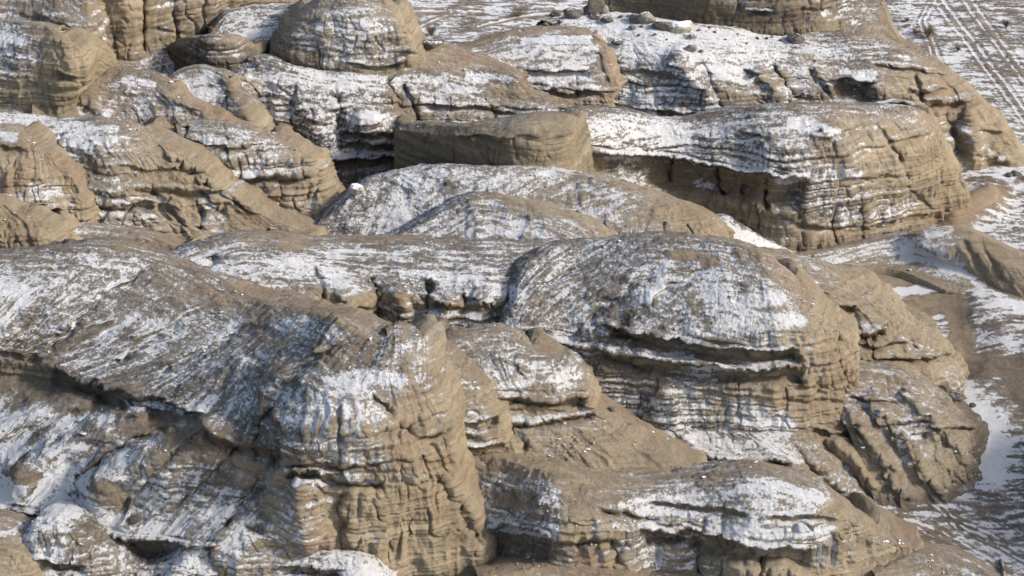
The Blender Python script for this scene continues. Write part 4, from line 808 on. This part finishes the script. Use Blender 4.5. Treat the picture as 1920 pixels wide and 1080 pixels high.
# ------------------------------------------------------------------ the plain: one sheet out to the horizon
def plain():
    xs = np.concatenate([-np.geomspace(6000, 40, 14), np.arange(-36, 10, .24), np.arange(10, 22, .8), np.arange(22, 76, .14), np.geomspace(77, 6000, 30)])
    ys = np.concatenate([-np.geomspace(6000, 20, 10), np.linspace(0, 92, 24), np.arange(94, 240, .15), np.geomspace(241, 9000, 34)])
    X, Y = np.meshgrid(xs, ys)
    z = 0.45*noise(X/38, Y/38, 2.2) + 0.20*noise(X/13, Y/13, 5.2)
    near = sstep(400, 230, np.hypot(X, Y))
    z *= near
    d = math.cos(PITCH)*Y - math.sin(PITCH)*(z-H); u = math.sin(PITCH)*Y + math.cos(PITCH)*(z-H)
    px = np.where(d > 1, 960 + FOC*X/np.maximum(d, 1), -9e3); py = np.where(d > 1, 540 - FOC*u/np.maximum(d, 1), -9e3)
    wx = px + 9*noise(px/45, py/30, .5) + 3*noise(px/13, py/9, 3.5); wy = py + 6*noise(px/45, py/30, 7.5) + 2.5*noise(px/13, py/9, 9.5)
    S = np.full(X.shape, .5) + .16*noise(X/9, Y/12, 1.1); T = np.full(X.shape, .64)
    T += .5*np.exp(-(seg_dist(px, py, [(1790,600),(1830,640),(1900,800),(1800,900)])[0]/110)**4)
    z += near*(.10*noise(X/3.1, Y/4.2, 8.3) + .05*noise(X/1.1, Y/1.7, 9.3))
    def sn(pts, w, v, k=1.0):
        q = np.exp(-(seg_dist(wx, wy, pts)[0]/w)**4)*k; S[...] = S*(1-q) + v*q
    def dip(pts, w, h, warp=True):
        z[...] = z - h*np.exp(-(seg_dist(wx if warp else px, wy if warp else py, pts)[0]/w)**2)
    # wash curving down the right side between bare banks
    dip([(1620,500),(1720,540),(1790,600),(1850,680),(1940,780)], 40, .5)
    dip([(1700,640),(1780,700),(1850,790),(1900,880)], 34, .3)
    z += .8*np.exp(-(seg_dist(px, py, [(1850,590),(1940,640)])[0]/60)**2) + .7*np.exp(-(seg_dist(px, py, [(1850,700),(1960,760)])[0]/38)**2)
    sn([(1640,515),(1730,545)], 36, .02); sn([(1760,560),(1800,610)], 38, .03); sn([(1820,655),(1910,720),(1990,800)], 40, .03)
    T[...] = T - .55*np.exp(-(seg_dist(px, py, [(1640,500),(1760,570),(1810,630)])[0]/60)**2)
    sn([(1660,540),(1690,590),(1740,640),(1780,680),(1805,730)], 17, .9); sn([(1690,540),(1740,530),(1790,528)], 11, .92); sn([(1765,590),(1775,620)], 13, .7)
    sn([(1800,520),(1850,560),(1910,590)], 16, .75); sn([(1850,620),(1920,640)], 34, .5); sn([(1800,730),(1840,780),(1870,840)], 24, .85); sn([(1850,830),(1870,880),(1800,890)], 24, .85)
    sn([(1860,720),(1920,790)], 14, .4); sn([(1800,760),(1780,740)], 14, .35)
    sn([(1740,900),(1800,940),(1920,1000)], 20, .42); sn([(1500,478),(1640,490),(1700,500)], 10, .6); sn([(1780,420),(1840,390),(1880,370)], 24, .02); T[...] = T - .5*np.exp(-(seg_dist(px, py, [(1800,410),(1870,380)])[0]/30)**2)
    z += 1.3*np.exp(-(seg_dist(px, py, [(1790,405),(1850,378)])[0]/26)**2)
    sn([(210,125),(260,124),(310,118)], 9, .93); sn([(1820,320),(1900,330)], 10, .8); sn([(1840,440),(1900,400)], 26, .5); T[...] = np.clip(T + .6*np.exp(-(seg_dist(px, py, [(1880,470),(1920,440)])[0]/34)**2), 0, 1)
    sn([(1430,465),(1500,478)], 8, .2); sn([(880,90),(960,60)], 16, .3)
    # wheel tracks pressed into the snow, wandering in pairs
    tr = 0
    for pts, sep in (([(1745,-20),(1790,40),(1850,120),(1930,230)], 14), ([(1800,-20),(1850,50),(1940,170)], 13), ([(1680,60),(1720,110),(1760,200),(1800,250)], 9), ([(1760,-20),(1730,40),(1760,120),(1840,260)], 10),
                     ([(1700,960),(1780,970),(1860,1010),(1940,1060)], 11), ([(1690,975),(1760,1000),(1850,1050),(1900,1090)], 9), ([(1710,990),(1800,1040),(1850,1090)], 8), ([(1740,930),(1800,990),(1870,1020),(1940,1040)], 9),
                     ([(740,22),(850,18),(900,24)], 6), ([(760,60),(830,30),(850,22)], 5), ([(900,50),(980,30),(1120,22)], 6)):
        for o in (-.5, .5):
            q = [(a + o*sep, b - o*sep*.35) for a, b in pts]
            dd, _ = seg_dist(px + 3*noise(px/60, py/60, 8.8) + 1.2*noise(px/14, py/14, 4.4), py, q)
            w = 2.4 if pts[0][0] > 1400 else 1.6
            e = np.exp(-(dd/w)**2)*(.25 + .75*sstep(-.35, .35, noise(px/21, py/15, 2.7 + tr))); tr += 1.3
            z[...] = z - .07*e; S[...] = S*(1-.85*e) + .93*.85*e
            e2 = np.exp(-((dd-2.2*w)/(.9*w))**2); S[...] = S*(1-.6*e2) + .08*.6*e2; z[...] = z + .04*e2
    # a steep hill stands outside the view to the right and shades the hollow
    hx, hy = (X-68)/15, (Y-110)/19
    z += 19*sstep(1.15, .45, np.hypot(hx, hy) + .10*noise(X/7, Y/7, 6.1)) 
    P = np.stack([X, Y, z], -1)[::-1]
    o = finish('ground', 'brown plain with wind streaked snow and wheel tracks', P, np.clip(S, .01, .97)[::-1]*1.0, T[::-1], 0*T, 0*T, 0, .45, .1, .2, (2.6, .6), 50, .9, sn_gain=1.25, crisp=1.9)
    return o
plain()

# ================================================================== loose things
bpy.context.view_layer.update()
DG = bpy.context.evaluated_depsgraph_get()
def hit(px, py):
    k, m = ray(px, py)
    d = Vector((m, 1.0, -k)).normalized()
    ok, loc, nor, *_ = bpy.context.scene.ray_cast(DG, Vector((0, 0, H)), d)
    return loc, nor

def stone_material(name, base, base2, snow):
    m = bpy.data.materials.new(name); m.use_nodes = True
    nt = m.node_tree; L = nt.links; b = nt.nodes["Principled BSDF"]
    b.inputs["Specular IOR Level"].default_value = 0.2; b.inputs["Roughness"].default_value = 0.9
    tc = N(nt, "ShaderNodeTexCoord"); g = N(nt, "ShaderNodeNewGeometry")
    t = N(nt, "ShaderNodeTexNoise"); t.inputs["Scale"].default_value = 3.0; t.inputs["Detail"].default_value = 6; t.inputs["Roughness"].default_value = .7
    L.new(g.outputs["Position"], t.inputs["Vector"])
    r = N(nt, "ShaderNodeMapRange"); L.new(t.outputs[0], r.inputs[0]); r.inputs[1].default_value = .35; r.inputs[2].default_value = .65
    mx = N(nt, "ShaderNodeMix", data_type='RGBA'); L.new(r.outputs[0], mx.inputs[0]); mx.inputs[6].default_value = (*base, 1); mx.inputs[7].default_value = (*base2, 1)
    sp = N(nt, "ShaderNodeSeparateXYZ"); L.new(g.outputs["Normal"], sp.inputs[0])
    ad = N(nt, "ShaderNodeMath", operation='MULTIPLY_ADD'); L.new(t.outputs[0], ad.inputs[0]); ad.inputs[1].default_value = 1.2; L.new(sp.outputs[2], ad.inputs[2])
    r2 = N(nt, "ShaderNodeMapRange"); L.new(ad.outputs[0], r2.inputs[0]); r2.inputs[1].default_value = 1.62 - snow; r2.inputs[2].default_value = 1.72 - snow
    m2 = N(nt, "ShaderNodeMix", data_type='RGBA'); L.new(r2.outputs[0], m2.inputs[0]); L.new(mx.outputs[2], m2.inputs[6]); m2.inputs[7].default_value = (*SNOW, 1)
    L.new(m2.outputs[2], b.inputs["Base Color"])
    bp = N(nt, "ShaderNodeBump"); bp.inputs["Strength"].default_value = .6; bp.inputs["Distance"].default_value = .08
    L.new(t.outputs[0], bp.inputs["Height"]); L.new(bp.outputs[0], b.inputs["Normal"])
    return m
ST = dict(dark=stone_material("dark_wet_stone", (.075, .066, .058), (.15, .13, .11), 0.0),
          grey=stone_material("grey_stone", (.17, .155, .135), (.30, .27, .23), .12),
          pale=stone_material("pale_stone", (.30, .27, .23), (.42, .38, .32), .25),
          tan=stone_material("tan_clay_block", (.30, .23, .15), (.42, .33, .22), .1))
import bmesh
RS = random.Random(5)
def boulder(name, label, cat_, px, py, w, h, kind='dark', group=None, seed=0, turn=None, sub=4):
    loc, nor = hit(px, py)
    dist = (loc - Vector((0, 0, H))).length
    mpp = dist / FOC
    W, Hh = w*mpp, h*mpp
    bm = bmesh.new(); bmesh.ops.create_icosphere(bm, subdivisions=sub, radius=1.0)
    co = np.array([v.co[:] for v in bm.verts])
    r = np.random.RandomState(seed + 100)
    # chop facets off a ball, then roughen it
    for _ in range(11):
        d = r.normal(size=3); d /= np.linalg.norm(d); c = r.uniform(.62, .88)
        q = co @ d; co = co - np.outer(np.maximum(0, q - c)*.92, d)
    nn = co/np.linalg.norm(co, axis=1)[:, None]
    co = co + nn*(.10*fbm(co[:, 0]*1.6+seed, co[:, 1]*1.6, co[:, 2]*1.6, 4, .6))[:, None]
    co = co * np.array([W/2/.86, W/2*r.uniform(.65, .9)/.86, max(Hh, .1)/1.45])
    co[:, 2] += max(Hh, .1)*.38
    for v, c in zip(bm.verts, co): v.co = c
    for f in bm.faces: f.smooth = True
    me = bpy.data.meshes.new(name); bm.to_mesh(me); bm.free(); me.materials.append(ST[kind])
    o = bpy.data.objects.new(name, me); C.objects.link(o)
    o.location = loc; o.rotation_euler = (r.uniform(-.12, .12), r.uniform(-.14, .14), r.uniform(-.5, .5) if turn is None else turn)
    o["label"] = label; o["category"] = cat_
    if group: o["group"] = group
    return o
G1 = 'boulders fallen at the foot of the dark mesa'
B = [
 ('wedge shaped dark boulder, leftmost of the row at the foot of the mesa', 1040, 30, 20, 11, 'dark'),
 ('long humped dark boulder at the left end of the row below the mesa', 1073, 30, 34, 14, 'dark'),
 ('round almost black boulder leaning on the grey outcrop beside the mesa', 1106, 25, 24, 16, 'dark'),
 ('upright grey boulder touching the left end of the mesa', 1133, 25, 16, 15, 'grey'),
 ('low dark slab lying in front of the round black boulder', 1117, 33, 24, 7, 'dark'),
 ('dark flat boulder with a snow patch, lowest of the left cluster', 1138, 40, 23, 10, 'dark'),
 ('dark grey boulder touching a paler one on the snowy shelf', 1191, 41, 22, 15, 'dark'),
 ('tall grey boulder in the middle of the snowy shelf', 1212, 42, 30, 19, 'grey'),
 ('dark flat boulder wedged against a bigger pale boulder', 1242, 53, 34, 14, 'dark'),
 ('biggest pale boulder with snow on its back on the shelf', 1277, 56, 42, 18, 'pale'),
 ('small grey stone below the biggest pale boulder', 1298, 71, 16, 9, 'grey'),
 ('rounded grey boulder lowest on the snowy slope', 1297, 95, 19, 14, 'grey'),
 ('dark snow capped boulder at the right end of the shelf', 1493, 78, 33, 14, 'dark'),
 ('small round dark stone between the crack and the shelf boulders', 1185, 55, 13, 8, 'dark'),
 ('dark flat stone beside the black crack in the snowy slope', 1157, 82, 20, 8, 'dark'),
 ('tan block resting on the edge of the stepped hummocks', 1120, 74, 20, 10, 'tan'),
 ('small brown stone on the bare crest of the hummocks', 1023, 48, 11, 6, 'dark')]
for i, (lb, px, py, w, h, k) in enumerate(B):
    boulder('boulder', lb, 'boulder', px, py, w, h, k, G1, i)
boulder('rock_outcrop', 'leaning grey outcrop streaked with snow at the left end of the mesa', 'outcrop', 1114, 24, 34, 30, 'dark', None, 41, turn=.3)
for i, (px, py, w) in enumerate([(1164,33,9),(1178,31,6),(1293,43,9),(1310,58,7),(1340,61,6),(1383,65,5),(1420,73,7),(1438,73,7),(1447,70,5),(1463,77,6),(1203,51,7),(1228,66,7),(1198,67,6),(1315,97,8),(1330,52,5),(1360,75,5),(1400,82,5),(1250,75,5)]):
    boulder('stone', 'small dark stone lying loose on the snowy shelf of the massif', 'stone', px, py, w, w*.6, 'dark', 'small stones on the snowy shelf', 60+i, sub=3)
for i, (lb, nm, px, py, w, h, k) in enumerate([
 ('dark slab of rock on the brown slope right of the great dome', 'boulder', 808, 86, 46, 11, 'dark'),
 ('pale tilted slab in the rubble left of the olive block', 'boulder', 668, 362, 26, 18, 'pale'),
 ('dark stone on top of the snowy hill under the olive block', 'stone', 841, 345, 12, 9, 'dark'),
 ('dark lump of rock at the toe of the tan left hill', 'boulder', 511, 432, 15, 6, 'dark'),
 ('dark stone below the left foot of the great dome', 'stone', 484, 121, 14, 7, 'dark'),
 ('brown stone on the snow near the dark block and the great dome', 'stone', 468, 113, 11, 5, 'dark'),
 ('dark stone on the snowy apron of the central ridge', 'stone', 1147, 770, 15, 8, 'dark'),
 ('long dark boulder in the snow at the foot of the crumbling spur', 'boulder', 1797, 748, 32, 10, 'dark'),
 ('small dark stone below the long boulder by the spur', 'stone', 1824, 762, 11, 7, 'dark'),
 ('lone dark stone on the white cap of the long cliff ridge', 'stone', 1540, 246, 9, 6, 'dark'),
 ('dark boulder near the foot of the massif on the right edge', 'boulder', 1905, 328, 18, 8, 'dark'),
 ('flat dark boulder in the snow at the foot of the massif', 'boulder', 1893, 330, 14, 6, 'dark'),
 ('dark flat chunks in the lower snow fan below the foreground ridge', 'boulder', 255, 975, 26, 9, 'dark'),
 ('rounded dark stone under the brown band of the foreground ridge', 'stone', 255, 780, 12, 8, 'dark'),
 ]):
    boulder(nm, lb, nm.replace('_', ' '), px, py, w, h, k, None, 90+i)

# dry shrubs on the plain
def twig_material(name, a, b_):
    m = bpy.data.materials.new(name); m.use_nodes = True
    nt = m.node_tree; b = nt.nodes["Principled BSDF"]; b.inputs["Roughness"].default_value = .9
    t = N(nt, "ShaderNodeTexNoise"); t.inputs["Scale"].default_value = 4
    g = N(nt, "ShaderNodeNewGeometry"); nt.links.new(g.outputs["Position"], t.inputs["Vector"])
    mx = N(nt, "ShaderNodeMix", data_type='RGBA'); nt.links.new(t.outputs[0], mx.inputs[0])
    mx.inputs[6].default_value = (*a, 1); mx.inputs[7].default_value = (*b_, 1); nt.links.new(mx.outputs[2], b.inputs["Base Color"])
    return m
TW = twig_material("dry_twigs", (.10, .065, .04), (.24, .165, .10)); TW2 = twig_material("olive_twigs", (.12, .10, .05), (.26, .22, .12)); TW3 = twig_material("dark_twigs", (.05, .04, .035), (.12, .09, .07))
def stick(bm, a, b, r0, r1):
    d = (b-a).normalized(); u = d.orthogonal().normalized(); v = d.cross(u)
    p = [bm.verts.new(a + (u*math.cos(t)+v*math.sin(t))*r0) for t in (0, 2.1, 4.2)]
    q = [bm.verts.new(b + (u*math.cos(t)+v*math.sin(t))*r1) for t in (0, 2.1, 4.2)]
    for i in range(3): bm.faces.new((p[i], p[(i+1) % 3], q[(i+1) % 3], q[i]))
def shrub(label, px, py, w, h, mat, dens, seed, group='dry shrubs on the plain'):
    loc, _ = hit(px, py); mpp = (loc - Vector((0, 0, H))).length/FOC
    R = random.Random(seed); W = w*mpp/2; Ht = h*mpp
    e = bpy.data.objects.new('shrub', None); C.objects.link(e); e.location = loc
    e["label"] = label; e["category"] = 'shrub'; e["group"] = group
    b1 = bmesh.new(); b2 = bmesh.new()
    for i in range(9):
        a = R.uniform(0, 6.28); t = R.uniform(.1, 1)
        tip = Vector((math.cos(a)*W*t, math.sin(a)*W*t, Ht*R.uniform(.6, 1)*(1-.3*t)))
        stick(b1, Vector((0, 0, -.1)), tip*.6, .035, .018)
        for j in range(dens):
            s = tip*R.uniform(.25, .95)
            en = s + Vector((R.gauss(0, W*.30), R.gauss(0, W*.30), abs(R.gauss(Ht*.12, Ht*.14))))
            stick(b2, s, en, .014, .006)
            stick(b2, s.lerp(en, .5), en + Vector((R.gauss(0, W*.15), R.gauss(0, W*.15), R.gauss(0, Ht*.08))), .010, .005)
    for nm, bm in (('stem', b1), ('crown', b2)):
        me = bpy.data.meshes.new(nm); bm.to_mesh(me); bm.free(); me.materials.append(mat)
        o = bpy.data.objects.new(nm, me); C.objects.link(o); o.parent = e
shrub('bushy brown shrub on the plain just right of the great dome', 810, 68, 24, 26, TW, 34, 1)
shrub('faint olive shrub at the top edge between dome and mesa', 972, 30, 34, 20, TW2, 26, 2)
shrub('wide reddish brown shrub on the plain beside the right massif', 1742, 68, 34, 18, TW, 34, 3)
shrub('small dark shrub beyond the wheel tracks near the right edge', 1888, 52, 20, 16, TW3, 26, 4)
shrub("small leafless bush among the stones on the hummock crest", 1049, 46, 14, 12, TW3, 14, 5)
shrub('thin low shrub left of the wide reddish shrub', 1716, 62, 22, 10, TW, 16, 6)

shrub('tiny dark bush beside the pale wheel ruts at the top of the plain', 1795, 95, 12, 8, TW3, 14, 7)
shrub('tiny brown bush at the foot of the massif near the right edge', 1868, 300, 14, 9, TW, 14, 8)
shrub('tiny brown bush on the open ground under the dark mesa end', 1700, 40, 12, 8, TW, 14, 9)

# loose rubble lying on the benches and slopes
def rubble():
    r = np.random.RandomState(3)
    base = []
    bm = bmesh.new(); bmesh.ops.create_icosphere(bm, subdivisions=1, radius=1.0)
    bv = np.array([v.co[:] for v in bm.verts]); bf = np.array([[v.index for v in f.verts] for f in bm.faces]); bm.free()
    V = []; F = []; n = 0
    for P2, steep, S in scatter:
        f = P2.reshape(-1, 3); w = (np.clip(0.75 - steep.reshape(-1), 0, 1)*np.linalg.norm(f - [0, 0, H], axis=1)**2)
        m = (f[:, 2] > -1.5) & (np.abs(f[:, 0]) < 60) & (f[:, 1] > 98) & (f[:, 1] < 235)
        cl = sstep(.0, .5, noise(f[:, 0]/4, f[:, 1]/4, f[:, 2]/4 + 5)); w = w*m*(cl**3 + .015)
        if w.sum() <= 0: continue
        k = min(900, int(m.sum()/300))
        for i in r.choice(len(f), k, p=w/w.sum()):
            s = .03 + .035*r.exponential(); s = min(s, .28)
            c = bv*(1 + .35*r.uniform(-1, 1, (len(bv), 1)))*s*np.array([1, r.uniform(.6, 1), r.uniform(.4, .7)])
            a = r.uniform(0, 6.28); R_ = np.array([[math.cos(a), -math.sin(a), 0], [math.sin(a), math.cos(a), 0], [0, 0, 1]])
            V.append(c @ R_.T + f[i] + [0, 0, s*.15]); F.append(bf + n); n += len(bv)
    me = bpy.data.meshes.new('rubble'); me.from_pydata(np.concatenate(V).tolist(), [], np.concatenate(F).tolist()); me.materials.append(ST['grey'])
    o = bpy.data.objects.new('rubble', me); C.objects.link(o)
    o['kind'] = 'stuff'; o['label'] = 'small crumbs of rock strewn over the slopes and benches'; o['category'] = 'rubble'
rubble()
